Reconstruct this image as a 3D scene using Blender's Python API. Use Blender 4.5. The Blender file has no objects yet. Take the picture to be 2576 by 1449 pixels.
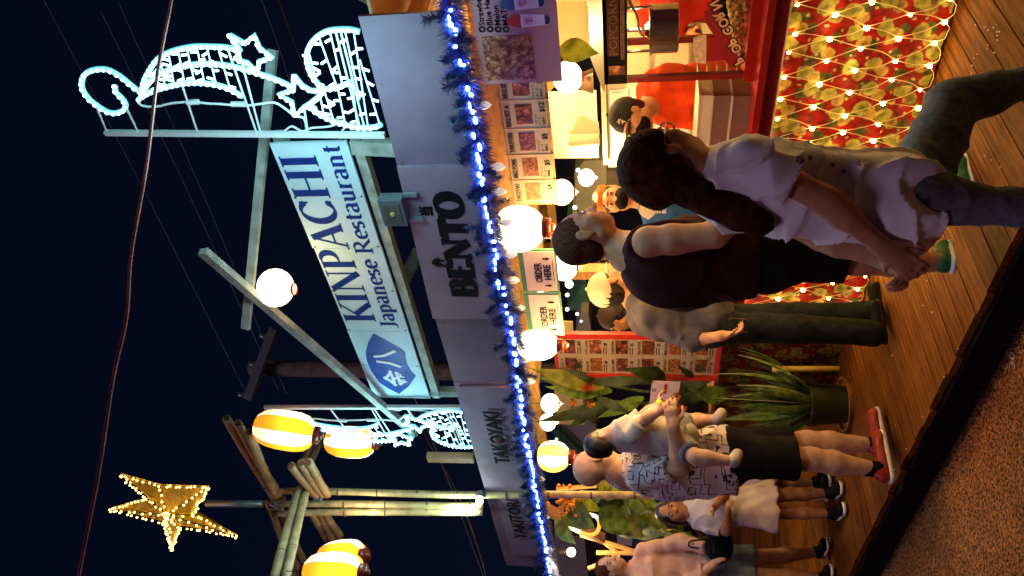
import bpy, math, random
import numpy as np
from mathutils import Vector, Matrix
random.seed(7)
scene = bpy.context.scene
COL = scene.collection

# ------------------------------------------------------------------ camera
FPX = 1946.0                                   # focal length in units of a 2576 px wide frame
YAW = math.radians(43.0)
PIT = math.atan(302 / 1946.0)
FH = Vector((-math.cos(YAW), math.sin(YAW), 0))
RT = Vector((FH.y, -FH.x, 0))
ZU = Vector((0, 0, 1))
FW = FH * math.cos(PIT) + ZU * math.sin(PIT)
UP = ZU * math.cos(PIT) - FH * math.sin(PIT)
cam_data = bpy.data.cameras.new("camera")
cam = bpy.data.objects.new("camera", cam_data)
COL.objects.link(cam)
M = Matrix.Identity(4)
for i in range(3):
    M[i][0] = -UP[i]; M[i][1] = RT[i]; M[i][2] = -FW[i]     # the phone was held upright, the file lies on its side
cam.matrix_world = M
cam_data.sensor_fit = 'HORIZONTAL'
cam_data.angle = 2 * math.atan(1288 / FPX)
cam_data.clip_start = 0.05
cam_data.clip_end = 500
scene.camera = cam

# ------------------------------------------------------------------ world, dim street light, exposure
world = bpy.data.worlds.new("World")
scene.world = world
world.use_nodes = True
wn = world.node_tree.nodes; wl = world.node_tree.links
bg = wn["Background"]
tc = wn.new("ShaderNodeTexCoord"); sep = wn.new("ShaderNodeSeparateXYZ"); rmp = wn.new("ShaderNodeValToRGB")
wl.new(tc.outputs["Generated"], sep.inputs[0]); wl.new(sep.outputs["Z"], rmp.inputs[0])
rmp.color_ramp.elements[0].position = 0.0; rmp.color_ramp.elements[0].color = (0.0022, 0.0042, 0.0125, 1)
rmp.color_ramp.elements[1].position = 0.75; rmp.color_ramp.elements[1].color = (0.0011, 0.0021, 0.0085, 1)
wl.new(rmp.outputs[0], bg.inputs[0]); bg.inputs[1].default_value = 1.0
sd = bpy.data.lights.new("night_glow", 'SUN'); sun = bpy.data.objects.new("night_glow", sd); COL.objects.link(sun)
sd.energy = 0.44; sd.color = (0.96, 0.60, 0.92); sd.angle = math.radians(14)
sun.rotation_mode = 'QUATERNION'
sun.rotation_quaternion = (RT * .55 + FH * .45 - ZU * .80).to_track_quat('-Z', 'Y')
scene.view_settings.view_transform = 'Standard'
scene.view_settings.look = 'None'
scene.view_settings.gamma = 1
scene.view_settings.use_curve_mapping = False
scene.view_settings.exposure = 0
scene.render.engine = 'CYCLES'
scene.cycles.use_denoising = True
scene.cycles.max_bounces = 6
scene.cycles.sample_clamp_indirect = 4
scene.cycles.caustics_reflective = False
scene.cycles.caustics_refractive = False
DECK = -1.45; STREET = -1.63

# ------------------------------------------------------------------ helpers
def ray(x, y): return FW + RT * ((724.5 - y) / FPX) + UP * ((1288 - x) / FPX)
def PY(x, y, Y): d = ray(x, y); return d * (Y / d.y)
def PX(x, y, X): d = ray(x, y); return d * (X / d.x)
def PZ(x, y, z): d = ray(x, y); return d * (z / d.z)
def PH(x, y, dh): d = ray(x, y); return d * (dh / d.dot(FH))
def V(*a): return Vector(a)
X3, Y3, Z3 = V(1, 0, 0), V(0, 1, 0), V(0, 0, 1)
BASE = {}

def mat(name, col, rough=0.6, var=0.12, scale=12.0, stretch=(1, 1, 1), metal=0.0, bump=0.0, bscale=60.0, emit=None, es=0.0, spec=0.4, patch=0.0, trans=0.0, sampling=True, col2=None):
    m = bpy.data.materials.new(name); m.use_nodes = True
    n = m.node_tree.nodes; l = m.node_tree.links; b = n["Principled BSDF"]
    b.inputs["Roughness"].default_value = rough; b.inputs["Metallic"].default_value = metal
    b.inputs["Specular IOR Level"].default_value = spec
    t = n.new("ShaderNodeTexCoord"); mp = n.new("ShaderNodeMapping"); mp.inputs["Scale"].default_value = stretch
    l.new(t.outputs["Object"], mp.inputs[0])
    no = n.new("ShaderNodeTexNoise"); no.inputs["Scale"].default_value = scale; no.inputs["Detail"].default_value = 5
    l.new(mp.outputs[0], no.inputs["Vector"])
    cr = n.new("ShaderNodeValToRGB")
    c2 = col2 or col
    cr.color_ramp.elements[0].position = 0.32; cr.color_ramp.elements[1].position = 0.68
    cr.color_ramp.elements[0].color = tuple(max(0, c * (1 - var)) for c in col) + (1,)
    cr.color_ramp.elements[1].color = tuple(min(1, c * (1 + var)) for c in c2) + (1,)
    l.new(no.outputs["Fac"], cr.inputs[0]); l.new(cr.outputs[0], b.inputs["Base Color"])
    if patch:                                   # stains and wear on a larger scale
        n2 = n.new("ShaderNodeTexNoise"); n2.inputs["Scale"].default_value = 1.6; n2.inputs["Detail"].default_value = 7; n2.inputs["Roughness"].default_value = .65
        l.new(t.outputs["Object"], n2.inputs["Vector"])
        r2 = n.new("ShaderNodeMapRange"); r2.inputs[1].default_value = .35; r2.inputs[2].default_value = .65; r2.inputs[3].default_value = 1-patch; r2.inputs[4].default_value = 1+patch*.35
        l.new(n2.outputs["Fac"], r2.inputs[0])
        vm = n.new("ShaderNodeVectorMath"); vm.operation = 'SCALE'; l.new(cr.outputs[0], vm.inputs[0]); l.new(r2.outputs[0], vm.inputs["Scale"]); l.new(vm.outputs[0], b.inputs["Base Color"])
    if bump:
        bn = n.new("ShaderNodeTexNoise"); bn.inputs["Scale"].default_value = bscale; bn.inputs["Detail"].default_value = 6
        l.new(mp.outputs[0], bn.inputs["Vector"])
        bp = n.new("ShaderNodeBump"); bp.inputs["Strength"].default_value = bump; bp.inputs["Distance"].default_value = 0.01
        l.new(bn.outputs["Fac"], bp.inputs["Height"]); l.new(bp.outputs[0], b.inputs["Normal"])
    if emit:
        b.inputs["Emission Color"].default_value = tuple(emit) + (1,); b.inputs["Emission Strength"].default_value = es
        if not sampling: m.cycles.emission_sampling = 'NONE'
    if trans:
        tr = n.new("ShaderNodeBsdfTranslucent"); mx = n.new("ShaderNodeMixShader"); mx.inputs[0].default_value = trans
        l.new(cr.outputs[0], tr.inputs[0]); l.new(b.outputs[0], mx.inputs[1]); l.new(tr.outputs[0], mx.inputs[2])
        l.new(mx.outputs[0], n["Material Output"].inputs[0])
    return m

def tag(o, label=None, cat=None, group=None, kind=None):
    if label: o["label"] = label
    if cat: o["category"] = cat
    if group: o["group"] = group
    if kind: o["kind"] = kind
    return o

def thing(name, label, cat, loc=(0, 0, 0), group=None):
    o = bpy.data.objects.new(name, None); COL.objects.link(o); o.location = loc
    o.empty_display_size = 0.05
    BASE[o.name] = Vector(loc)
    return tag(o, label, cat, group)

def frame(d, hint=Z3):
    d = d.normalized()
    h = hint if abs(d.dot(hint)) < 0.95 else X3
    a = h.cross(d).normalized(); b = d.cross(a)
    return a, b, d

class MB:
    def __init__(s): s.v = []; s.f = []
    def add(s, vs, fs):
        n = len(s.v); s.v += [tuple(v) for v in vs]; s.f += [tuple(i + n for i in f) for f in fs]; return s
    def box(s, lo, hi):
        x0, y0, z0 = lo; x1, y1, z1 = hi
        return s.add([(x0,y0,z0),(x1,y0,z0),(x1,y1,z0),(x0,y1,z0),(x0,y0,z1),(x1,y0,z1),(x1,y1,z1),(x0,y1,z1)],
                     [(0,3,2,1),(4,5,6,7),(0,1,5,4),(1,2,6,5),(2,3,7,6),(3,0,4,7)])
    def bar(s, a, b, w, h, hint=Z3):
        a = Vector(a); b = Vector(b); p, q, d = frame(b - a, hint)
        vs = []
        for c in (a, b):
            for i, j in ((-1,-1),(1,-1),(1,1),(-1,1)): vs.append(c + p * (i * w / 2) + q * (j * h / 2))
        return s.add(vs, [(0,3,2,1),(4,5,6,7),(0,1,5,4),(1,2,6,5),(2,3,7,6),(3,0,4,7)])
    def tube(s, pts, r, n=6, cap=True, closed=False):
        pts = [Vector(p) for p in pts]; k = len(pts)
        rs = r if isinstance(r, (list, tuple)) else [r] * k
        vs = []; prev = None
        for i, p in enumerate(pts):
            if closed: d = pts[(i + 1) % k] - pts[i - 1]
            else: d = pts[min(i + 1, k - 1)] - pts[max(i - 1, 0)]
            if d.length < 1e-9: d = Z3.copy()
            d.normalize()
            if prev is None: a, b, _ = frame(d)
            else:
                a = prev - d * prev.dot(d)
                a = a.normalized() if a.length > 1e-6 else frame(d)[0]
                b = d.cross(a)
            prev = a
            for j in range(n):
                t = 2 * math.pi * j / n; vs.append(p + (a * math.cos(t) + b * math.sin(t)) * rs[i])
        fs = []
        for i in range(k if closed else k - 1):
            for j in range(n):
                i2 = (i + 1) % k
                fs.append((i*n+j, i*n+(j+1)%n, i2*n+(j+1)%n, i2*n+j))
        if cap and not closed:
            fs.append(tuple(range(n))[::-1]); fs.append(tuple(range((k-1)*n, k*n)))
        return s.add(vs, fs)
    def lathe(s, prof, c, axis=Z3, n=16, cap=True):
        c = Vector(c); a, b, d = frame(Vector(axis)); vs = []
        for r, h in prof:
            for j in range(n):
                t = 2 * math.pi * j / n; vs.append(c + d * h + (a * math.cos(t) + b * math.sin(t)) * r)
        k = len(prof); fs = []
        for i in range(k - 1):
            for j in range(n): fs.append((i*n+j, i*n+(j+1)%n, (i+1)*n+(j+1)%n, (i+1)*n+j))
        if cap: fs.append(tuple(range(n))[::-1]); fs.append(tuple(range((k-1)*n, k*n)))
        return s.add(vs, fs)
    def ball(s, c, r, nu=8, nv=5):
        r = r if isinstance(r, (list, tuple)) else (r, r, r)
        c = Vector(c); vs = [c + V(0, 0, -r[2])]
        for i in range(1, nv):
            ph = math.pi * i / nv - math.pi / 2
            for j in range(nu):
                t = 2 * math.pi * j / nu
                vs.append(c + V(r[0]*math.cos(ph)*math.cos(t), r[1]*math.cos(ph)*math.sin(t), r[2]*math.sin(ph)))
        vs.append(c + V(0, 0, r[2])); fs = []
        for j in range(nu): fs.append((0, 1+(j+1)%nu, 1+j))
        for i in range(nv - 2):
            for j in range(nu):
                a = 1+i*nu+j; b = 1+i*nu+(j+1)%nu; fs.append((a, b, b+nu, a+nu))
        m = len(vs) - 1; o = 1 + (nv-2)*nu
        for j in range(nu): fs.append((o+j, o+(j+1)%nu, m))
        return s.add(vs, fs)
    def prism(s, poly, o, ux, uy, dep, nrm=None):
        o = Vector(o); ux = Vector(ux); uy = Vector(uy); nn = nrm if nrm is not None else ux.cross(uy).normalized()
        k = len(poly)
        f = [o + ux*x + uy*y for x, y in poly]; bk = [p - nn*dep for p in f]
        return s.add(f + bk, [tuple(range(k)), tuple(range(2*k-1, k-1, -1))] + [(i, i+k, (i+1)%k+k, (i+1)%k) for i in range(k)])
    def build(s, name, m, parent=None, smooth=False, label=None, cat=None, group=None, kind=None):
        if parent is not None: base = BASE[parent.name]
        else:
            xs = np.array(s.v); lo = xs.min(0); hi = xs.max(0); base = V((lo[0]+hi[0])/2, (lo[1]+hi[1])/2, lo[2])
        me = bpy.data.meshes.new(name)
        me.from_pydata([(v[0]-base.x, v[1]-base.y, v[2]-base.z) for v in s.v], [], s.f)
        me.materials.append(m)
        if smooth: me.polygons.foreach_set("use_smooth", [True] * len(me.polygons))
        me.validate()
        o = bpy.data.objects.new(name, me); COL.objects.link(o)
        if parent is not None: o.parent = parent
        else: o.location = base
        BASE[o.name] = base
        return tag(o, label, cat, group, kind)

def inst(name, me, loc, parent=None, rot=None, scale=None, mats=None):
    """another object on shared mesh data; loc in world"""
    o = bpy.data.objects.new(name, me); COL.objects.link(o)
    b = BASE[parent.name] if parent is not None else V(0, 0, 0)
    o.location = Vector(loc) - b
    if parent is not None: o.parent = parent
    if rot is not None: o.rotation_euler = rot
    if scale is not None: o.scale = scale if hasattr(scale, '__len__') else (scale,) * 3
    BASE[o.name] = Vector(loc)
    return o

def unit_mesh(mb, name, m, smooth=False):
    me = bpy.data.meshes.new(name); me.from_pydata(mb.v, [], mb.f); me.materials.append(m)
    if smooth: me.polygons.foreach_set("use_smooth", [True] * len(me.polygons))
    return me

def text(name, body, size, o, ux, uy, m, parent, ext=0.0015, sx=1.0, align='LEFT', bold=0.0, fit=None):
    """lettering standing proud of a board: origin o = baseline start, ux/uy unit directions"""
    cu = bpy.data.curves.new(name, 'FONT'); cu.body = body; cu.size = size; cu.extrude = ext; cu.offset = bold
    cu.align_x = align; cu.resolution_u = 2; cu.fill_mode = 'FRONT' if ext == 0 else 'BOTH'
    to = bpy.data.objects.new(name + "_src", cu); COL.objects.link(to)
    dg = bpy.context.evaluated_depsgraph_get()
    me = bpy.data.meshes.new_from_object(to.evaluated_get(dg))
    bpy.data.objects.remove(to); bpy.data.curves.remove(cu)
    if len(me.vertices) == 0: return None
    me.materials.clear(); me.materials.append(m)
    co = np.empty(len(me.vertices) * 3); me.vertices.foreach_get("co", co); co = co.reshape(-1, 3)
    if fit: sx = fit / max(1e-6, co[:, 0].max() - co[:, 0].min()) ; co[:, 0] -= co[:, 0].min()
    ux = Vector(ux).normalized(); uy = Vector(uy).normalized(); nn = ux.cross(uy)
    A = np.array([list(ux), list(uy), list(nn)])
    co = co * np.array([sx, 1, 1])
    w = co @ A + np.array(list(o)) + np.array(list(nn)) * (ext + 0.0006)
    b = BASE[parent.name]; w -= np.array(list(b))
    me.vertices.foreach_set("co", w.ravel()); me.update()
    ob = bpy.data.objects.new(name, me); COL.objects.link(ob); ob.parent = parent; BASE[ob.name] = b
    return ob

# pen-nib serif lettering: every stroke is a ribbon whose width follows its direction, with slab or hairline serifs
def arc(cx, cy, rx, ry, a0, a1, n=14):
    return [(cx + rx*math.cos(math.radians(a0+(a1-a0)*i/n)), cy + ry*math.sin(math.radians(a0+(a1-a0)*i/n))) for i in range(n+1)]
def serif(x, y, w=0.3): return ('s', x, y, w)
GL = {
 'K': (0.80, [[(.17,0),(.17,1)], ('t',[(.72,1),(.20,.42)]), [(.34,.56),(.74,0)], serif(.17,0), serif(.17,1), serif(.70,1,.26), serif(.74,0,.28)]),
 'I': (0.42, [[(.2,0),(.2,1)], serif(.2,0), serif(.2,1)]),
 'N': (0.88, [('t',[(.14,0),(.14,1)]), [(.14,1),(.72,0)], ('t',[(.72,0),(.72,1)]), serif(.14,0,.24), serif(.12,1,.22), serif(.72,1,.24)]),
 'P': (0.72, [[(.17,0),(.17,1)], ('t',[(.17,1),(.36,1)]), arc(.36,.73,.24,.27,90,-90), ('t',[(.36,.46),(.17,.46)]), serif(.17,0), serif(.13,1,.2)]),
 'A': (0.84, [('t',[(.10,0),(.40,1)]), [(.40,1),(.72,0)], ('t',[(.2,.34),(.6,.34)]), serif(.10,0,.24), serif(.72,0,.28)]),
 'C': (0.82, [arc(.44,.5,.34,.5,42,318,20), ('t',[(.70,.98),(.70,.72)]), ('t',[(.70,.02),(.70,.2)])]),
 'H': (0.90, [[(.17,0),(.17,1)], [(.71,0),(.71,1)], ('t',[(.17,.5),(.71,.5)]), serif(.17,0), serif(.17,1), serif(.71,0), serif(.71,1)]),
 'J': (0.50, [[(.30,1),(.30,.12)]+arc(.14,.1,.16,.18,0,-120,8), serif(.30,1)]),
 'R': (0.82, [[(.17,0),(.17,1)], ('t',[(.17,1),(.36,1)]), arc(.36,.75,.22,.25,90,-90), ('t',[(.36,.5),(.17,.5)]), [(.36,.5),(.72,0)], serif(.17,0), serif(.13,1,.2), serif(.73,0,.2)]),
 'a': (0.54, [arc(.22,.50,.17,.16,150,0,8)+[(.39,.3),(.39,.06),(.47,.0)], arc(.24,.17,.16,.17,60,300,12)]),
 'p': (0.60, [[(.14,-.3),(.14,.64)], arc(.28,.32,.20,.32,140,-140,14), serif(.14,-.3,.24), serif(.10,.64,.12)]),
 'n': (0.64, [[(.14,0),(.14,.62)], arc(.29,.44,.16,.19,150,0,8)+[(.45,0)], serif(.14,0,.24), serif(.45,0,.24), serif(.10,.64,.12)]),
 'e': (0.54, [arc(.27,.32,.20,.32,0,310,18), ('t',[(.08,.34),(.47,.34)])]),
 's': (0.44, [arc(.20,.47,.13,.16,30,230,10)+arc(.20,.16,.14,.16,60,-150,10)]),
 't': (0.40, [[(.17,.86),(.17,.12)]+arc(.27,.12,.10,.12,180,300,6), ('t',[(.04,.62),(.34,.62)])]),
 'u': (0.62, [[(.14,.62),(.14,.2)]+arc(.27,.17,.13,.17,180,320,8), [(.44,.62),(.44,0)], serif(.10,.62,.14), serif(.40,.62,.14), serif(.48,0,.12)]),
 'r': (0.46, [[(.14,0),(.14,.62)], arc(.30,.46,.15,.17,160,60,6), serif(.14,0,.24), serif(.10,.64,.12)]),
 'B': (0.82, [[(.19,0),(.19,1)], ('t',[(.19,1),(.42,1)]), arc(.42,.76,.20,.24,90,-90), ('t',[(.42,.52),(.19,.52)]), arc(.44,.26,.24,.26,90,-90), ('t',[(.44,0),(.19,0)]), serif(.12,0,.2), serif(.12,1,.2)]),
 'E': (0.78, [[(.19,0),(.19,1)], ('t',[(.19,1),(.62,1)]), ('t',[(.19,.52),(.52,.52)]), ('t',[(.19,0),(.64,0)]), [(.62,1),(.62,.78)], [(.65,0),(.65,.24)], serif(.12,0,.2), serif(.12,1,.2)]),
 'T': (0.80, [[(.38,0),(.38,1)], ('t',[(.05,1),(.71,1)]), [(.07,1),(.07,.74)], [(.69,1),(.69,.74)], serif(.38,0,.34)]),
 'O': (0.86, [arc(.42,.5,.33,.49,0,360,26)]),
 ' ': (0.30, []),
}
def serif_text(name, body, h, o, ux, uy, m, parent, thick=0.15, thin=0.045, sx=1.0, ser=0.035, fit=None, track=0.0, dep=0.002):
    ux = Vector(ux).normalized(); uy = Vector(uy).normalized(); nn = ux.cross(uy); o = Vector(o)
    tot = sum(GL[c][0] + track for c in body) * h
    if fit: sx = fit / tot
    mb = MB(); cx = 0.0; k = 0; last = None
    def rib(path, fixed=None):
        nonlocal k
        k += 1; L = []; Rr = []
        for i, (x, y) in enumerate(path):
            x0, y0 = path[max(0, i-1)]; x1, y1 = path[min(len(path)-1, i+1)]
            dx, dy = x1-x0, y1-y0; l = math.hypot(dx, dy) or 1; dx /= l; dy /= l
            w = fixed or (thin + (thick-thin) * min(1, abs(dy)**1.3 + (0.25 if dx*dy < 0 else 0)*abs(dx)))
            L.append((x - dy*w/2, y + dx*w/2)); Rr.append((x + dy*w/2, y - dx*w/2))
        off = nn * (0.0005 + dep + k % 7 * 0.00025)
        n = len(path); vs = []
        for (x, y) in L + Rr: vs.append(o + off + ux*((cx+x)*h*sx) + uy*(y*h))
        vs += [v - nn*(dep) for v in vs]
        fs = [(i, n+i, n+i+1, i+1) for i in range(n-1)]
        fs += [(i, i+1, 2*n+i+1, 2*n+i) for i in range(n-1)] + [(n+i+1, n+i, 3*n+i, 3*n+i+1) for i in range(n-1)]
        fs += [(0, 2*n, 3*n, n), (n-1, 2*n-1, 4*n-1, 3*n-1)]
        mb.add(vs, fs)
    for c in body:
        w, st = GL[c]
        for q in st:
            if isinstance(q, tuple) and q[0] == 's': rib([(q[1]-q[3]/2, q[2]), (q[1]+q[3]/2, q[2])], ser)
            elif isinstance(q, tuple): rib(q[1], thin)
            else: rib(q)
        cx += w + track
        if mb.v: last = mb.build(name, m, parent)
        mb.v = []; mb.f = []
    return last

def bulb_light(name, loc, power, col, r=0.04, parent=None):
    d = bpy.data.lights.new(name, 'POINT'); d.energy = power; d.color = col; d.shadow_soft_size = r
    o = bpy.data.objects.new(name, d); COL.objects.link(o)
    if parent is not None: o.parent = parent; o.location = Vector(loc) - BASE[parent.name]
    else: o.location = loc
    return o
# ------------------------------------------------------------------ materials
WARM = (1.0, 0.62, 0.22)
m_plank = [mat("deck_wood_%d" % i, c, rough=0.6, var=0.65, scale=3.0, stretch=(14, 1.1, 14), bump=0.4, bscale=14, spec=0.12, patch=.5) for i, c in enumerate([(0.165,0.058,0.007),(0.14,0.046,0.005),(0.19,0.070,0.009),(0.11,0.035,0.004)])]
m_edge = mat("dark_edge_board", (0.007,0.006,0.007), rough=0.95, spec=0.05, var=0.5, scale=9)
m_asph = mat("asphalt", (0.045,0.019,0.007), rough=0.9, spec=0.1, var=0.9, scale=75, bump=1.0, bscale=95, col2=(0.25,0.11,0.04), patch=.5)  # warm orange of the street lamp light is mixed into the asphalt's colour
m_fascia = mat("purple_lit_plywood", (0.185,0.125,0.175), rough=0.7, var=0.12, scale=5, bump=0.15, bscale=50, patch=.22)  # white boards; the purple night light is mixed into these three base colours
m_fascia2 = mat("purple_lit_worn_board", (0.21,0.15,0.22), rough=0.65, var=0.14, scale=9, bump=0.1, bscale=120)
m_bento = mat("purple_lit_bento_board", (0.25,0.17,0.215), rough=0.65, patch=.15, var=0.1, scale=4, bump=0.06, bscale=140)
m_sign = mat("cyan_lit_sign_vinyl", (0.62,0.86,0.90), rough=0.5, spec=.15, var=0.05, scale=5, patch=.12)  # white vinyl; the rope lights' cyan is put into its colour
m_navy = mat("navy_letters", (0.008,0.035,0.22), rough=0.7, var=0.2, scale=9, spec=0.08)
m_shield = mat("blue_shield", (0.012,0.06,0.36), rough=0.45, var=0.3, scale=14, spec=0.15)
m_white = mat("white_paint", (0.78,0.76,0.72), rough=0.5, var=0.06)
m_black = mat("black_letters", (0.008,0.006,0.008), rough=0.75, var=0.2, spec=0.08)
m_blackp = mat("black_plastic", (0.006,0.006,0.007), rough=0.6, var=0.2, spec=.06)
m_lumber = mat("weathered_lumber", (0.36,0.40,0.34), rough=0.75, var=0.35, scale=4, stretch=(3,3,3), bump=0.2, bscale=30)
m_yellowwood = mat("warm_lumber", (0.52,0.29,0.09), rough=0.65, var=0.3, scale=5, stretch=(2,2,8), bump=0.15, bscale=30)
m_brownwood = mat("brown_lumber", (0.26,0.12,0.05), rough=0.65, var=0.3, scale=5, bump=0.15, bscale=30)
m_bamboo = mat("bamboo", (0.50,0.38,0.18), rough=0.45, var=0.35, scale=4, stretch=(3,3,3), bump=0.12, bscale=22)
m_bamboo2 = mat("bamboo_brown", (0.42,0.26,0.12), rough=0.45, var=0.35, scale=5, bump=0.12, bscale=22)
m_node = mat("bamboo_node", (0.10,0.06,0.03), rough=0.7)
m_galv = mat("galvanised_pole", (0.30,0.34,0.37), rough=0.4, metal=0.6)
m_bar = mat("white_steel_bar", (0.72,0.74,0.72), rough=0.45, var=0.1)
m_rope = mat("rope_light_tube", (0.5,0.8,0.85), rough=0.2, emit=(0.10,0.62,0.78), es=1.25)
m_bead = mat("rope_light_led", (0.9,1,1), emit=(0.42,0.85,1.0), es=5.5)
m_wireled = mat("white_wire", (0.7,0.85,0.88), rough=0.4, emit=(0.3,0.75,0.9), es=0.9)  # wire given a cyan glow of its own
m_cable = mat("red_brown_cable", (0.22,0.065,0.05), rough=0.6, var=0.3)
m_wire = mat("thin_wire", (0.45,0.40,0.45), rough=0.6)
m_lampw = mat("white_lantern_paper", (0.9,0.85,0.7), emit=(1.0,0.80,0.50), es=3.6)
m_lampw2 = mat("white_lantern_inner", (0.9,0.85,0.7), emit=(1.0,0.86,0.58), es=5.0)
m_cream = mat("cream_lantern_paper", (0.92,0.80,0.60), rough=0.7, trans=0.75, var=0.04, emit=(1.0,0.62,0.30), es=0.35)
m_creamhot = mat("bright_cream_paper", (0.90,0.75,0.44), rough=0.7, trans=0.7, var=0.04, emit=(1.0,0.82,0.50), es=4.2)
m_orangehot = mat("bright_orange_paper", (0.95,0.42,0.05), rough=0.7, trans=0.7, var=0.04, emit=(1.0,0.48,0.10), es=1.5)
m_orange = mat("orange_lantern_paper", (0.95,0.26,0.015), rough=0.7, trans=0.75, var=0.04, emit=(1.0,0.28,0.01), es=0.42)
m_capred = mat("dark_red_cap", (0.12,0.015,0.008), rough=0.25)
m_silver = mat("brushed_steel", (0.62,0.60,0.56), rough=0.22, metal=1.0, var=0.08)
m_red = mat("red_enamel", (0.30,0.010,0.008), rough=0.35, var=0.12)
m_darkred = mat("dark_red_paint", (0.20,0.010,0.008), rough=0.4, var=0.15)
m_paper = mat("menu_paper", (0.78,0.70,0.52), rough=0.4, var=0.05, trans=0.5)
m_whitebrd = mat("white_panel", (0.80,0.74,0.58), rough=0.5, var=0.05)
m_greenpaint = mat("green_frame", (0.05,0.24,0.14), rough=0.5)
m_leaf = mat("green_leaf", (0.10,0.17,0.03), rough=0.5, var=0.6, scale=18, trans=0.25)
m_leafdk = mat("dark_leaf", (0.030,0.060,0.020), rough=0.5, var=0.6, scale=18)
m_leafy = mat("yellow_green_leaf", (0.22,0.26,0.03), rough=0.5, var=0.5, scale=18, trans=0.3)
m_edgeleaf = mat("pale_leaf_edge", (0.50,0.50,0.26), rough=0.4)
m_pot = mat("dark_green_pot", (0.030,0.038,0.018), rough=0.45, var=0.3)
m_flower = mat("red_orange_flower", (0.62,0.10,0.025), rough=0.6, var=0.4, scale=60)
m_flowero = mat("orange_flower", (0.72,0.27,0.02), rough=0.6, var=0.4, scale=60)
m_tarpg = mat("green_tarp", (0.07,0.22,0.14), rough=0.6, var=0.2, scale=3)
m_tarpgy = mat("grey_tarp", (0.42,0.42,0.34), rough=0.7, var=0.15, scale=3)
m_tarpdk = mat("dark_tarp", (0.018,0.020,0.020), rough=0.8, var=0.4, scale=3)
m_foam = mat("foam_box", (0.52,0.45,0.32), rough=0.6, var=0.06)
m_kraft = mat("kraft_box", (0.16,0.085,0.06), rough=0.7, var=0.1)
m_gold = mat("gold_tinsel", (0.80,0.42,0.010), rough=0.35, metal=0.3, var=0.5, scale=30, bump=0.6, bscale=60, stretch=(1,1,5))
m_goldled = mat("warm_led", (1,0.8,0.4), emit=(1.0,0.60,0.14), es=7.0)
m_netled = mat("net_led", (1,0.9,0.6), emit=(1.0,0.60,0.17), es=75.0)
m_netwire = mat("net_wire", (0.62,0.45,0.22), rough=0.4)
m_needle = mat("tinsel_needles", (0.028,0.055,0.14), rough=0.4, var=0.6, scale=20, spec=0.6)
m_blueled = mat("blue_led", (0.6,0.7,1), emit=(0.06,0.15,1.0), es=75.0)
m_smallbulb = mat("clear_bulb", (0.9,0.9,0.85), rough=0.2, emit=(1.0,0.85,0.6), es=0.5)  # unlit bulbs; a faint warm glow is added to their glass
m_bulbon = mat("lit_bulb", (1,0.9,0.6), emit=(1.0,0.80,0.36), es=30.0)

def glass_mat():
    m = bpy.data.materials.new("clear_glass"); m.use_nodes = True; n = m.node_tree.nodes; l = m.node_tree.links
    t = n.new("ShaderNodeBsdfTransparent"); g = n.new("ShaderNodeBsdfGlossy"); mx = n.new("ShaderNodeMixShader")
    no = n.new("ShaderNodeTexNoise"); no.inputs["Scale"].default_value = 6
    t.inputs[0].default_value = (0.93, 0.92, 0.88, 1); g.inputs["Roughness"].default_value = 0.08
    ma = n.new("ShaderNodeMath"); ma.operation = 'MULTIPLY'; ma.inputs[1].default_value = 0.12
    l.new(no.outputs["Fac"], ma.inputs[0]); l.new(ma.outputs[0], mx.inputs[0])
    l.new(t.outputs[0], mx.inputs[1]); l.new(g.outputs[0], mx.inputs[2]); l.new(mx.outputs[0], n["Material Output"].inputs[0])
    return m
m_glass = glass_mat()

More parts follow.
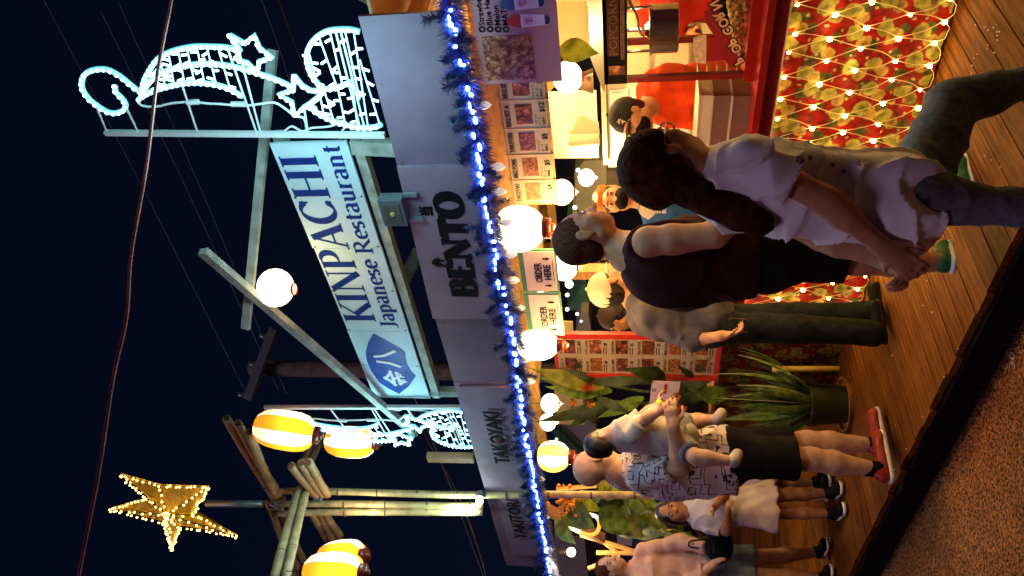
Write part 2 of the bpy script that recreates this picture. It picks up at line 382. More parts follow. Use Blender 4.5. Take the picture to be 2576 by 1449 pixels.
def cloth_mat(name, base, dark=1.0):
    """red table cloth printed with pale green-gold fruit, brown fruit and small dark flowers"""
    m = bpy.data.materials.new(name); m.use_nodes = True; n = m.node_tree.nodes; l = m.node_tree.links; b = n["Principled BSDF"]
    b.inputs["Roughness"].default_value = 0.55; b.inputs["Specular IOR Level"].default_value = 0.15
    tc = n.new("ShaderNodeTexCoord"); mp = n.new("ShaderNodeMapping"); l.new(tc.outputs["Object"], mp.inputs[0])
    wz = n.new("ShaderNodeTexNoise"); wz.inputs["Scale"].default_value = 14; l.new(mp.outputs[0], wz.inputs["Vector"])
    wm = n.new("ShaderNodeVectorMath"); wm.operation = 'MULTIPLY_ADD'; wm.inputs[1].default_value = (0.05, 0.05, 0.05)
    l.new(wz.outputs["Color"], wm.inputs[0]); l.new(mp.outputs[0], wm.inputs[2])
    cur = None
    def layer(scale, off, thr, c_in, c_out, prev, squash=(1, 1, 1), soft=0.02):
        m2 = n.new("ShaderNodeMapping"); m2.inputs["Location"].default_value = off; m2.inputs["Scale"].default_value = squash
        l.new(wm.outputs[0], m2.inputs[0])
        v = n.new("ShaderNodeTexVoronoi"); v.voronoi_dimensions = '2D'; v.inputs["Scale"].default_value = scale; v.inputs["Randomness"].default_value = 0.6
        sx = n.new("ShaderNodeSeparateXYZ"); cx = n.new("ShaderNodeCombineXYZ"); l.new(m2.outputs[0], sx.inputs[0]); l.new(sx.outputs["X"], cx.inputs["X"]); l.new(sx.outputs["Z"], cx.inputs["Y"]); l.new(cx.outputs[0], v.inputs["Vector"])
        r = n.new("ShaderNodeValToRGB"); e = r.color_ramp.elements
        e[0].position = thr - soft; e[0].color = (1, 1, 1, 1); e[1].position = thr + soft; e[1].color = (0, 0, 0, 1)
        l.new(v.outputs["Distance"], r.inputs[0])
        cc = n.new("ShaderNodeValToRGB"); cc.color_ramp.elements[0].color = c_in + (1,); cc.color_ramp.elements[1].color = c_out + (1,)
        cc.color_ramp.elements[1].position = thr
        l.new(v.outputs["Distance"], cc.inputs[0])
        mx = n.new("ShaderNodeMix"); mx.data_type = 'RGBA'
        l.new(r.outputs[0], mx.inputs[0]); l.new(cc.outputs[0], mx.inputs[7])
        if prev is None: mx.inputs[6].default_value = tuple(base) + (1,)
        else: l.new(prev, mx.inputs[6])
        return mx.outputs[2]
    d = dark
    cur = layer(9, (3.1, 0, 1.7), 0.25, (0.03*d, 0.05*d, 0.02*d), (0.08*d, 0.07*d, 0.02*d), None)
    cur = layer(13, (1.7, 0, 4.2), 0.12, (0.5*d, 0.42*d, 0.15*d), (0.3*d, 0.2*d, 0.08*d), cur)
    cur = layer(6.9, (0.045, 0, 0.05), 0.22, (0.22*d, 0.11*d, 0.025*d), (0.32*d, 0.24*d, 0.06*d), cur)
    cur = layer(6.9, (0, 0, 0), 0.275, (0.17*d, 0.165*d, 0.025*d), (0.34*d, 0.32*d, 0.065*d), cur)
    n3 = n.new("ShaderNodeTexNoise"); n3.inputs["Scale"].default_value = 26; n3.inputs["Detail"].default_value = 5; l.new(tc.outputs["Object"], n3.inputs["Vector"])
    r3 = n.new("ShaderNodeMapRange"); r3.inputs[1].default_value = .35; r3.inputs[2].default_value = .62; r3.inputs[3].default_value = .45; r3.inputs[4].default_value = 1.25; l.new(n3.outputs["Fac"], r3.inputs[0])
    vs = n.new("ShaderNodeVectorMath"); vs.operation = 'SCALE'; l.new(cur, vs.inputs[0]); l.new(r3.outputs[0], vs.inputs["Scale"])
    l.new(vs.outputs[0], b.inputs["Base Color"])
    return m
m_cloth = cloth_mat("printed_red_cloth", (0.20, 0.0035, 0.0018))
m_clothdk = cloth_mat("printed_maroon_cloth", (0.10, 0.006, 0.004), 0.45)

def photo_mat(name, c1, c2, c3, scale=60):
    """a small printed food photograph"""
    m = bpy.data.materials.new(name); m.use_nodes = True; n = m.node_tree.nodes; l = m.node_tree.links; b = n["Principled BSDF"]
    b.inputs["Roughness"].default_value = 0.3
    tc = n.new("ShaderNodeTexCoord"); v = n.new("ShaderNodeTexVoronoi"); v.inputs["Scale"].default_value = scale
    no = n.new("ShaderNodeTexNoise"); no.inputs["Scale"].default_value = scale * 0.7; no.inputs["Detail"].default_value = 4
    l.new(tc.outputs["Object"], no.inputs["Vector"])
    va = n.new("ShaderNodeVectorMath"); va.operation = 'MULTIPLY_ADD'; va.inputs[1].default_value = (0.07, 0.07, 0.07)
    l.new(no.outputs["Color"], va.inputs[0]); l.new(tc.outputs["Object"], va.inputs[2]); l.new(va.outputs[0], v.inputs["Vector"])
    ad = n.new("ShaderNodeMath"); ad.operation = 'MULTIPLY_ADD'; ad.inputs[1].default_value = 0.9
    l.new(v.outputs["Distance"], ad.inputs[0])
    sb = n.new("ShaderNodeMath"); sb.operation = 'MULTIPLY'; sb.inputs[1].default_value = 0.5; l.new(no.outputs["Fac"], sb.inputs[0]); l.new(sb.outputs[0], ad.inputs[2])
    r = n.new("ShaderNodeValToRGB"); e = r.color_ramp.elements
    e[0].position = 0.25; e[0].color = c1 + (1,); e[1].position = 0.85; e[1].color = c3 + (1,)
    k = e.new(0.5); k.color = c2 + (1,)
    l.new(ad.outputs[0], r.inputs[0]); l.new(r.outputs[0], b.inputs["Base Color"])
    return m
m_food = [photo_mat("grilled_skewer_print", (0.55,0.25,0.10), (0.32,0.10,0.03), (0.06,0.02,0.01)),
          photo_mat("barbecue_plate_print", (0.62,0.45,0.25), (0.35,0.09,0.03), (0.05,0.02,0.01), 34),
          photo_mat("fried_snack_print", (0.70,0.42,0.15), (0.50,0.20,0.05), (0.14,0.05,0.02), 45),
          photo_mat("curry_bowl_print", (0.75,0.62,0.45), (0.42,0.14,0.05), (0.10,0.03,0.03), 25)]
m_popphoto = photo_mat("popcorn_photo_print", (0.78,0.52,0.28), (0.55,0.26,0.10), (0.16,0.04,0.02), 38)
m_popcorn = mat("popcorn", (0.75,0.60,0.33), rough=0.7, var=0.3, scale=50)

# ------------------------------------------------------------------ ground
st = MB().box((-60, -12, STREET-0.25), (30, 60, STREET)).build("street", m_asph, kind="structure")
# loose coarse chips that catch the light on the asphalt near the lens
random.seed(11)
g = MB()
for i in range(5200):
    u = random.random()
    x = -1.6 - 4.6*u + random.uniform(-.4, .4); y = random.uniform(0.9, 2.42)
    if (V(x, y, 0).dot(FH)) < 1.7: continue
    s_ = random.uniform(.004, .011); a = random.random()*6.3
    c, q = math.cos(a)*s_, math.sin(a)*s_; z = STREET
    g.add([(x-c,y-q,z-.002),(x+q*.7,y-c*.7,z-.002),(x+c,y+q,z-.002),(x-q*.7,y+c*.7,z-.002),(x,y,z+s_*.55)], [(0,1,4),(1,2,4),(2,3,4),(3,0,4)])
m_chip = mat("asphalt_chip", (0.16,0.075,0.042), rough=0.5, var=0.9, scale=30)
g.build("gravel", m_chip, label="coarse brown stone chips bedded in the asphalt in front of the wooden deck", cat="gravel", kind="stuff")
# raised timber deck: separate boards running towards the stall
YD = 2.35
dk = MB().box((-14, YD+0.04, STREET), (2.2, 9.5, DECK-0.035)).build("deck", m_edge, kind="structure")
W = 0.142
pm = []
for k in range(4):
    mb = MB(); mb.box((0, 0, -0.034), (W-0.007, 7.2, 0)); pm.append(unit_mesh(mb, "plank", m_plank[k]))
random.seed(5)
x = -13.9; i = 0
while x < 1.9:
    o = inst("plank", pm[random.randrange(4)], (x, YD + random.uniform(-.012, .008), DECK + random.uniform(-.002, .0015)), dk)
    x += W
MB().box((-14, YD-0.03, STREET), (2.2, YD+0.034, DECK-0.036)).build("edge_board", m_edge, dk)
# dark weeds and litter gathered along the foot of the deck
random.seed(3); g = MB()
for i in range(1100):
    x = random.uniform(-9, -1.7); y = YD - 0.035 - abs(random.gauss(0, .035)); h_ = random.uniform(.02, .07)
    dx, dy = random.uniform(-.03,.03), random.uniform(-.03,.02); w = .004
    g.add([(x-w,y,STREET-.003),(x+w,y,STREET-.003),(x+dx,y+dy,STREET+h_)], [(0,1,2)])
g.build("grass", mat("dark_weeds", (0.02,0.022,0.012), rough=0.8, var=0.4), label="dark dry weeds growing along the foot of the wooden deck", cat="weeds", kind="stuff")
# spilled popcorn crumbs on the deck
g = MB(); random.seed(9)
for i in range(46):
    c = PZ(random.uniform(2440, 2520), random.uniform(60, 420), DECK) if i < 34 else PZ(random.uniform(2200, 2420), random.uniform(700, 1200), DECK)
    g.ball(c + V(0, 0, .004), random.uniform(.003, .006), 5, 4)
g.build("popcorn_crumbs", m_popcorn, label="scattered pale popcorn crumbs spilled on the wooden deck boards", cat="crumbs", kind="stuff")
# ================================================================== the stall building
YF = 2.90                                      # face of the fascia
stall = thing("food_stall", "long open food stall with mauve-lit fascia boards above the red-clothed counter", "food stall", (-4, 3.0, DECK))
def fpanel(x0, x1, zt0, zt1, zb0, zb1, y, t, m, name="fascia_board"):
    mb = MB()
    mb.add([(x0,y,zb0),(x1,y,zb1),(x1,y,zt1),(x0,y,zt0),(x0,y+t,zb0),(x1,y+t,zb1),(x1,y+t,zt1),(x0,y+t,zt0)],
           [(0,1,2,3),(7,6,5,4),(0,4,5,1),(1,5,6,2),(2,6,7,3),(3,7,4,0)])
    return mb.build(name, m, stall)
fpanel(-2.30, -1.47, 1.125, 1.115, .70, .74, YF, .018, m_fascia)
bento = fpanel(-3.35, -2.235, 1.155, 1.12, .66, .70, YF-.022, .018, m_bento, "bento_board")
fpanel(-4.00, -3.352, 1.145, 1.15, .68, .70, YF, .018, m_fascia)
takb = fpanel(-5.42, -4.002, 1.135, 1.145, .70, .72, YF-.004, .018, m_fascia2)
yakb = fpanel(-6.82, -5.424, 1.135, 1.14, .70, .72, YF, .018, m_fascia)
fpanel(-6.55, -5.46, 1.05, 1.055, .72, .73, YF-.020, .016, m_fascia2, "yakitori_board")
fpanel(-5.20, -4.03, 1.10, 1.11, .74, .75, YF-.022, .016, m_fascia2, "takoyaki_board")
# timber behind the fascia and the flat roof
for a, b, w, h in (((-6.8,YF+.05,1.06),(-1.50,YF+.05,1.06),.05,.09), ((-6.8,YF+.05,.76),(-1.50,YF+.05,.76),.05,.09)):
    MB().bar(a, b, w, h).build("header_beam", m_yellowwood, stall)
for i in range(12):
    x = -6.6 + i*.61
    MB().bar((x,YF+.08,1.0),(x,6.9,1.03),.045,.10).build("rafter", m_yellowwood, stall)
MB().box((-6.9, YF+.10, 1.085), (.6, 7.2, 1.10)).build("roof", mat("plywood_roof", (0.34,0.20,0.08), rough=.7, var=.2, scale=6), stall)
for y in (4.2, 5.4, 6.6):
    MB().bar((-6.8,y,.90),(.4,y,.90),.05,.09).build("cross_beam", m_yellowwood, stall)
for (x, y) in ((-4.40,4.28),(-0.4,3.25),(-6.6,6.7),(.2,6.7),(-2.95,5.25)):
    MB().bar((x,y,DECK),(x,y,1.0),.09,.09).build("post", m_yellowwood, stall)
MB().bar((-2.95,5.25,.35),(-3.75,5.25,.98),.08,.05).build("brace", m_yellowwood, stall)
MB().bar((-2.95,5.20,.35),(-2.3,5.20,.98),.08,.05).build("brace", m_yellowwood, stall)
MB().bar((-6.5,3.05,.25),(-6.0,3.05,.7),.09,.05).build("brace", m_brownwood, stall)
# dark roof edge that rises at the near end
MB().add([(-1.47,3.0,1.10),(-1.0,2.95,1.15),(-.6,2.95,1.42),(-1.30,3.0,1.36),(-1.47,3.9,1.10),(-1.0,3.9,1.15),(-.6,3.9,1.42),(-1.30,3.9,1.36)],
         [(0,1,2,3),(7,6,5,4),(0,4,5,1),(1,5,6,2),(2,6,7,3),(3,7,4,0)]).build("gable_end", mat("dark_stained_wood",(.035,.018,.012),rough=.8), stall)

# lettering on the fascia boards
serif_text("bento_letter", "BENTO", .135, V(-3.16, YF-.022, .862), V(1,0,-.035), V(.035,0,1), m_black, stall, thick=.34, thin=.13, ser=.12, fit=.76, dep=.003)
text("bento_kanji", "弁", .072, V(-2.92, YF-.022, 1.008), X3, Z3, m_black, stall, bold=.003)
text("bento_kanji", "当", .072, V(-2.55, YF-.022, 1.003), X3, Z3, m_black, stall, bold=.003)
text("takoyaki_letters", "TAKOYAKI", .150, V(-4.94, YF-.0395, .880), X3, Z3, m_black, stall, bold=.004, fit=.665)
MB().lathe([(.015,0),(.015,.003)], (-4.655, YF-.041, .935), V(0,-1,0), 14).build("red_dot", m_red, stall)
text("yakitori_letters", "YAKITORI", .145, V(-6.17, YF-.0375, .878), X3, Z3, m_black, stall, bold=.002, fit=.68)

g = MB(); random.seed(23)
for xx in [-6.7+.41*i for i in range(13)]:
    for zz in (1.10, .80): g.lathe([(.006,0),(.0065,.002)], (xx+random.uniform(-.04,.04), YF-.0015, zz+random.uniform(-.01,.01)), V(0,-1,0), 6)
g.build("nail_heads", m_brownwood, stall)["kind"] = "stuff"
# ---- restaurant sign
YS = 3.0
sg = thing("restaurant_sign", "wide white sign lettered KINPACHI Japanese Restaurant in navy with a blue shield emblem", "sign", (-3.25, YS, 1.36))
n_pan = 6; xs = [-4.345 + (2.185)*i/n_pan for i in range(n_pan+1)]
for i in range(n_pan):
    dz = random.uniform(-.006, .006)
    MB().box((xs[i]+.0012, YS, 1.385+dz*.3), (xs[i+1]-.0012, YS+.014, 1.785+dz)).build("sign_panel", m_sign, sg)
MB().bar((-4.36,YS+.045,1.345),(-2.13,YS+.045,1.345),.06,.05).build("bottom_rail", m_lumber, sg)
MB().bar((-4.36,YS+.045,1.74),(-2.13,YS+.045,1.74),.05,.06).build("top_rail", m_lumber, sg)
g = MB()
for x in xs:
    for z in (1.40, 1.77): g.lathe([(.005,0),(.006,.002)], (x+.012, YS-.0005, z), V(0,-1,0), 6)
g.build("screw_heads", m_black, sg)["kind"] = "stuff"
serif_text("kinpachi_letter", "KINPACHI", .188, V(-3.525, YS, 1.575), X3, Z3, m_navy, sg, thick=.19, thin=.055, ser=.045, fit=1.30, dep=.0015)
serif_text("restaurant_letter", "Japanese Restaurant", .098, V(-3.585, YS, 1.450), V(1,0,-.012), V(.012,0,1), m_navy, sg, thick=.155, thin=.06, ser=.055, fit=1.41, dep=.0015)
sh = [(-.25,.07),(-.12,.15),(0,.185)] ; 
shield = [(-.27,.015)] + [(-.27+.27*math.sin(t)*1.0, .015+.165*(1-math.cos(t))*1.0) for t in [.5,.9,1.25,1.5]] 
shield = [(-.270,-.02),(-.20,.09),(-.12,.150),(-.02,.172),(.08,.150),(.16,.10),(.27,.0),(.15,-.09),(.06,-.125),(-.05,-.130),(-.13,-.165),(-.20,-.10)]
_P = [PY(x, y, YS-.0015) for x, y in ((939,839),(926,862),(920,885),(922,905),(933,932),(953,961),(978,978),(1004,991),(1028,972),(1046,946),(1034,933),(1025,917),(1020,900),(1020,887),(1008,877),(990,867),(965,853))]
MB().prism([(q_.x-_P[0].x, q_.z-_P[0].z) for q_ in _P], _P[0], X3, Z3, .002, V(0,-1,0)).build("blue_shield", m_shield, sg)
text("shield_character", "金", .185, V(-4.20, YS-.002, 1.505), X3, Z3, m_white, sg, bold=.004)
text("shield_character", "八", .19, V(-3.99, YS-.002, 1.525), X3, Z3, m_white, sg, bold=.004)

# ---- timber brackets, braces above the roof
def lumber(label, a, b, w=.05, h=.09, m=None, hint=Z3):
    return MB().bar(a, b, w, h, hint).build("timber_brace", m or m_lumber, label=label, cat="timber", group="timbers behind the sign")
lumber("long pale timber running from the right rope light star to the big white lantern", PH(687,124,3.62), PH(618,826,4.15), .030, .046)
lumber("long diagonal timber from the sky down to the left end of the restaurant sign", PH(510,632,3.7), PH(1044,1092,5.55), .040, .050)
lumber("short olive timber propping the underside of the restaurant sign", PH(1055,630,4.75), PH(1000,735,4.72), .05, .07)
lumber("reddish wooden stub standing on the fascia right of the bamboo post", PH(1076,1150,5.6), PH(1192,1152,5.6), .05, .07, m_brownwood)
lumber("short upright under the right end of the restaurant sign", PY(885,366,3.03), PY(1000,372,3.03), .05, .08)
lumber("upright timber under the left end of the restaurant sign", PY(1085,985,3.05), PY(1165,985,3.05), .05, .06)
for x in (-2.19,-4.31):
    pass

# ---- flood light on the fascia
fl = thing("flood_light", "unlit grey square floodlight clamped on the fascia above the word BENTO", "floodlight", PY(1018,525,2.86))
c = PY(992,528,2.84)
fr = X3*.86+V(0,.5,0)
MB().box((c.x-.082,c.y-.03,c.z-.058),(c.x+.082,c.y+.035,c.z+.062)).build("housing", mat("dark_grey_metal",(.10,.12,.13),rough=.5), fl)
MB().box((c.x-.062,c.y-.036,c.z-.042),(c.x+.062,c.y-.030,c.z+.045)).build("reflector", mat("floodlight_lens", (.10,.10,.08), rough=.2), fl)
MB().ball((c.x+.004,c.y-.037,c.z), .013, 8, 5).build("led_chip", mat("led_chip_yellow", (.45,.33,.10), rough=.4), fl)
MB().bar((c.x-.08,c.y+.02,c.z-.06),(c.x-.08,c.y+.02,c.z-.13),.02,.02).build("bracket", m_galv, fl)
MB().bar((c.x+.08,c.y+.02,c.z-.06),(c.x+.08,c.y+.02,c.z-.13),.02,.02).build("bracket", m_galv, fl)

# ================================================================== rope light ornaments
def smooth(pts, n=5, closed=False):
    P = [Vector(p) for p in pts]; out = []; k = len(P)
    rng = range(k if closed else k-1)
    for i in rng:
        p0 = P[(i-1) % k] if (closed or i > 0) else P[0]; p1 = P[i]; p2 = P[(i+1) % k]
        p3 = P[(i+2) % k] if (closed or i+2 < k) else P[-1]
        for j in range(n):
            t = j/n
            out.append(.5*((2*p1)+(p2-p0)*t+(2*p0-5*p1+4*p2-p3)*t*t+(3*p1-p0-3*p2+p3)*t*t*t))
    if not closed: out.append(P[-1])
    return out
def sample(path, step):
    out = []; acc = 0; out.append(path[0].copy())
    for a, b in zip(path, path[1:]):
        L = (b-a).length
        if L < 1e-9: continue
        t = step - acc
        while t <= L: out.append(a + (b-a)*(t/L)); t += step
        acc = (acc + L) % step
    return out
bead = unit_mesh(MB().ball((0,0,0), 1.0, 6, 4), "led", m_bead)
ROPES = [  # image points of the right-hand ornament (2576 wide frame): traced once, then laid out on the sign's plane
 ([(289,216),(292,232),(305,245),(316,262),(312,276),(293,284),(270,281),(240,262),(220,244),(207,222),(207,200),(217,184),(240,175),(270,175),(300,190),(325,210),(345,226),(357,233)], False, 1),
 ([(357,233),(362,205),(375,178),(395,150),(420,134),(450,124),(490,117),(530,117),(570,119),(598,126)], False, 1),
 ([(357,240),(370,215),(392,192),(420,178),(455,168),(500,161),(550,162),(600,170),(650,185),(700,202),(738,221)], False, 1),
 ([(350,249),(370,236),(400,224),(440,214),(480,208),(530,211),(570,221),(612,243)], False, 1),
 ([(578,88),(617,109),(641,88),(652,120),(684,143),(652,155),(649,181),(622,158),(592,148),(604,127)], True, 0),
 ([(740,190),(760,215),(783,228),(814,226),(800,245),(778,262),(765,270),(742,290),(734,256),(702,237),(738,226)], True, 0),
 ([(815,224),(795,205),(780,180),(772,150),(776,122),(792,98),(815,82),(840,75),(880,74),(905,80)], False, 1),
 ([(815,224),(840,222),(862,215),(885,205)], False, 1),
 ([(780,270),(800,285),(835,303),(870,314),(905,321),(940,320),(960,313)], False, 1),
 ([(815,226),(798,248),(780,262),(795,275)], False, 1),
]
def rope_ornament(label, mapf, group):
    rt = thing("rope_light_ornament", label, "rope light", mapf(700, 338), group)
    MB().bar(mapf(265,334), mapf(968,340), .024, .024, Y3).build("upright_bar", m_bar, rt)
    for pts, cl, sm in ROPES:
        P = [mapf(*p) for p in pts]
        Q = smooth(P, 4, cl) if sm else (P + [P[0]] if cl else P)
        MB().tube(Q, .0125, 6).build("rope_tube", m_rope, rt, smooth=True)
        g = MB()
        for q in sample(Q, .030): g.ball(q + V(0,-.008,0), (.0105,.0105,.0105), 5, 4)
        g.build("led_chain", m_bead, rt)["kind"] = "stuff"
    # stays between bar and curves, and the ladders of little lights inside the shapes
    for a, b in (((240,262),(268,330)),((302,238),(346,330)),((455,205),(496,330)),((572,120),(645,332)),((600,125),(655,332)),((765,272),(775,332)),((845,80),(905,318)),((857,78),(917,320))):
        MB().tube([mapf(*a), mapf(*b)], .0055, 5).build("stay", m_bar, rt)
    lad = [((405,160),(416,222)),((425,140),(438,214)),((448,128),(465,212)),((470,122),(490,210)),((495,119),(515,212)),((520,118),(545,216)),((548,119),(580,228)),((388,178),(398,226)),
           ((775,125),(795,200)),((802,92),(850,225)),((830,80),(862,215)),((868,78),(905,250)),((890,80),(925,315)),((800,215),(815,290)),((815,226),(838,298)),((850,222),(868,310)),((905,150),(955,312)),((885,205),(900,318))]
    g = MB(); h = MB(); random.seed(4)
    for a, b in lad:
        A, B = mapf(*a), mapf(*b); g.tube([A, B], .004, 4)
        for k in range(4):
            q = A.lerp(B, (k+.5+random.uniform(-.2,.2))/4); h.tube([q, q+V(random.uniform(-.02,.02),-.006,random.choice((-1,1))*.03)], .0055, 5)
    g.build("ladder_wires", m_wireled, rt)["kind"] = "stuff"; h.build("ladder_leds", m_bead, rt)["kind"] = "stuff"
    w = smooth([mapf(*p) for p in ((345,252),(358,266),(395,268),(430,260),(480,256),(520,260),(560,262),(610,266),(650,262),(690,258),(720,275),(742,292),(765,298),(772,330))], 4)
    MB().tube(w, .006, 5).build("feed_wire", m_bar, rt)
    for a, b in (((470,258),(500,256)),((582,262),(616,262))):
        MB().tube([mapf(*a), mapf(*b)], .013, 6).build("plug", m_bar, rt)
    w = smooth([mapf(*p) for p in ((716,330),(735,318),(760,330),(785,322),(830,318),(860,305),(872,312),(860,330))], 4)
    MB().tube(w, .005, 5).build("loose_wire", m_bar, rt)
    return rt
def map_right(x, y): return PY(x, y, 2.93)
rope_ornament("large rope light ornament of a swirl, arches and stars right of the restaurant sign", map_right, "white rope light ornaments beside the sign")
b0 = PY(700, 337, 2.93)
def map_left(x, y):
    p = PY(x, y, 2.93); s_ = .94
    return V(-4.36 - (p.x - b0.x)*s_, 2.93, 1.16 + (p.z - 1.155)*1.02)
rope_ornament("smaller rope light ornament partly behind striped lanterns, left of the blue shield emblem", map_left, "white rope light ornaments beside the sign")
bulb_light("ornament_glow", PY(600,260,2.4), 30, (.40,.88,1.0), .15)
bulb_light("ornament_glow", map_left(640,200)+V(.1,-.5,0), 26, (.40,.88,1.0), .15)
bulb_light("ornament_glow", PY(800,360,2.40), 15, (.40,.88,1.0), .15)

# ================================================================== lanterns
def striped_lantern(label, c, r, hh, tilt=V(0,0,1), power=6, group="striped paper lanterns", nseg=8, rot=0.2, hot=False):
    """c centre, r radius, hh half height"""
    t = thing("paper_lantern", label, "lantern", c, group)
    a, b, d = frame(tilt.normalized(), Y3)
    prof = [(.42,-1.0),(.66,-.92),(.88,-.74),(.98,-.45),(1,-.1),(.99,.2),(.93,.52),(.80,.76),(.60,.92),(.40,1.0)] if not hot else [(.34,-1.0),(.55,-.90),(.78,-.68),(.93,-.40),(1,-.05),(.98,.25),(.88,.55),(.72,.78),(.52,.92),(.34,1.0)]
    for k in range(nseg):
        g = MB(); vs = []; S = 3
        for j in range(S+1):
            th = rot + 2*math.pi*(k + j/S)/nseg
            for pr, ph in prof: vs.append(c + d*(ph*hh) + (a*math.cos(th)+b*math.sin(th))*(pr*r))
        n = len(prof); fs = [(j*n+i, (j+1)*n+i, (j+1)*n+i+1, j*n+i+1) for j in range(S) for i in range(n-1)]
        g.add(vs, fs); g.build("paper_panel", ((m_creamhot if hot == 2 else m_orangehot if hot else m_orange) if k % 2 else (m_creamhot if hot else m_cream)), t, smooth=True)
    g = MB()
    for k in range(nseg):
        th = rot + 2*math.pi*k/nseg
        g.tube([c + d*(ph*hh) + (a*math.cos(th)+b*math.sin(th))*(pr*r*1.006) for pr, ph in prof], .0022, 4)
    g.build("ribs", m_brownwood, t)
    MB().lathe([(.44*r,-.035),(.46*r,0),(.44*r,.012)], c - d*hh, d, 14).build("bottom_cap", m_capred, t, smooth=True)
    MB().ball(c - d*(hh+.035), (.25*r,.25*r,.03), 8, 5).build("knob", m_capred, t, smooth=True)
    MB().lathe([(.42*r,-.012),(.43*r,.02)], c + d*hh, d, 14).build("top_ring", m_black, t)
    MB().tube([c + d*(hh+.02), c + d*(hh+.02) + V(0,0,.12)], .003, 5).build("cord", m_black, t)
    bulb_light("bulb", c - d*(hh*.25), power*(1.0 if not hot else .5), (1.0,.84,.60), r*.20, t)
    if hot: bulb_light("bulb_spill", c - d*(hh+.10), power, (1.0,.54,.17), r*.4, t)
    return t
gl = "orange and cream paper lanterns by the bamboo tower"
def at(x, y, dh): return PH(x, y, dh)
striped_lantern("tilted orange and cream lantern above the bamboo bundles", at(716,1082,5.0), .135, .205, V(.25,0,1), 5, gl)
striped_lantern("orange and cream lantern hanging under the left rope light beside the bamboo tower", at(880,1112,5.6), .12, .19, V(.02,0,1), 5, gl, rot=.6)
striped_lantern("orange and cream lantern at the frame edge in front of its twin", at(838,1440,4.9), .135, .20, V(-.1,0,1), 6, gl, rot=.1)
striped_lantern("orange and cream lantern half hidden behind its nearer twin beside the bamboo", at(858,1405,5.6), .135, .20, V(-.35,0,1), 5, gl, rot=.5)
striped_lantern("orange and cream lantern hanging under the fascia above the bald man", at(1392,1148,4.85), .098, .10, V(0,0,1), 9, "striped lanterns under the fascia", rot=.3, hot=1)
striped_lantern("large cream lantern between the price sheets and the ORDER HERE cards", at(1305,575,3.95), .122, .13, V(0,0,1), 30, "striped lanterns under the fascia", rot=.35, hot=2)
striped_lantern("bright lantern touching the blue garland just above the top of the red-framed menu board", at(1352,868,4.5), .092, .12, V(0,0,1), 18, "striped lanterns under the fascia", rot=.9, hot=2)
def round_lantern(label, c, r, group, m=m_lampw2, power=8, cap=True, cord=.15):
    t = thing("round_lantern", label, "lantern", c, group)
    prof = [(math.cos(a)*r*(1+.012*math.cos(a*22)), math.sin(a)*r*.93) for a in [(-1.45+2.9*i/26) for i in range(27)]]
    MB().lathe(prof, c, Z3, 20).build("paper_globe", m, t, smooth=True)
    if cap:
        MB().lathe([(.30*r,-.010),(.32*r,.012)], c - V(0,0,.95*r), Z3, 12).build("bottom_ring", m_capred, t)
        MB().tube([c - V(0,0,.9*r), c - V(0,0,1.25*r)], .004, 5).build("tassel", m_whitebrd, t)
    MB().tube([c + V(0,0,.9*r), c + V(0,0,.9*r+cord)], .003, 5).build("cord", m_black, t)
    bulb_light("bulb", c - V(0,0,r*1.35), power, (1,.62,.24), r*.5, t)
    return t
t = round_lantern("big round white lantern alone in the night sky where two timbers cross", at(693,724,4.0), .106, None, m_lampw, 4, cap=False, cord=.02)
MB().lathe([(.030,-.004),(.035,.006)], at(740,728,3.98), Z3, 12).build("bottom_ring", m_red, t)
gi = "round white lanterns inside the stall"
round_lantern("round white lantern just under the TAKOYAKI price sheet", at(1413,484,4.9), .083, gi, power=16)
round_lantern("smallest round white lantern, below and right of the one by the price sheets", at(1475,447,6.0), .068, gi, power=40)
round_lantern("round white lantern peeking out below the right ORDER HERE card", at(1420,672,5.0), .090, gi, power=16)
round_lantern("bright white lantern beneath the popcorn photo board, above the paper towel roll", at(1428,195,4.9), .10, gi, power=40)
round_lantern("white lantern left of the heliconia leaves, just under the blue garland", at(1384,1015,6.2), .080, gi, power=24)
round_lantern("white lantern beside the yellow poster", at(1378,1062,6.6), .075, gi, power=16)

# ================================================================== overhead cables and wires
def wire(label, pts, r, m, cat="cable", group=None):
    return MB().tube(smooth(pts, 6), r, 6).build("overhead_cable", m, label=label, cat=cat, group=group)
wire("thick red-brown cable sagging across the whole night sky in front of everything", [PH(x,y,2.6) for x,y in ((440,-60),(427,20),(397,180),(368,420),(330,640),(318,800),(285,950),(250,1180),(215,1360),(192,1480))], .0068, m_cable)
wire("thin brown wire running from the top edge down behind the rope light star", [PH(x,y,7.0) for x,y in ((695,-20),(745,120),(800,250),(850,330),(1000,700))], .006, m_cable)
wire("thin brown wire left of the bamboo post slanting down behind the fascia", [PH(x,y,8.0) for x,y in ((1040,1030),(1082,1120),(1130,1200),(1175,1300),(1215,1420),(1225,1470))], .006, m_cable)
gw = "faint power lines across the night sky"
for lb, a, b in (("faint power line nearest the top left corner of the frame", (105,-10),(625,1000)),
             ("faint power line crossing the middle of the sky, second from the corner", (255,30),(700,980)),
             ("faint power line passing just left of the big white lantern", (300,10),(720,990)),
             ("faint power line to the right of the restaurant sign's upper end", (655,-10),(760,320)),
             ("faint power line low in the sky left of the bamboo tower", (1000,900),(1220,1460))):
    wire(lb, [PH(a[0],a[1],9.5), PH((a[0]+b[0])/2+6,(a[1]+b[1])/2,10), PH(b[0],b[1],10.8)], .0045, m_wire, group=gw)

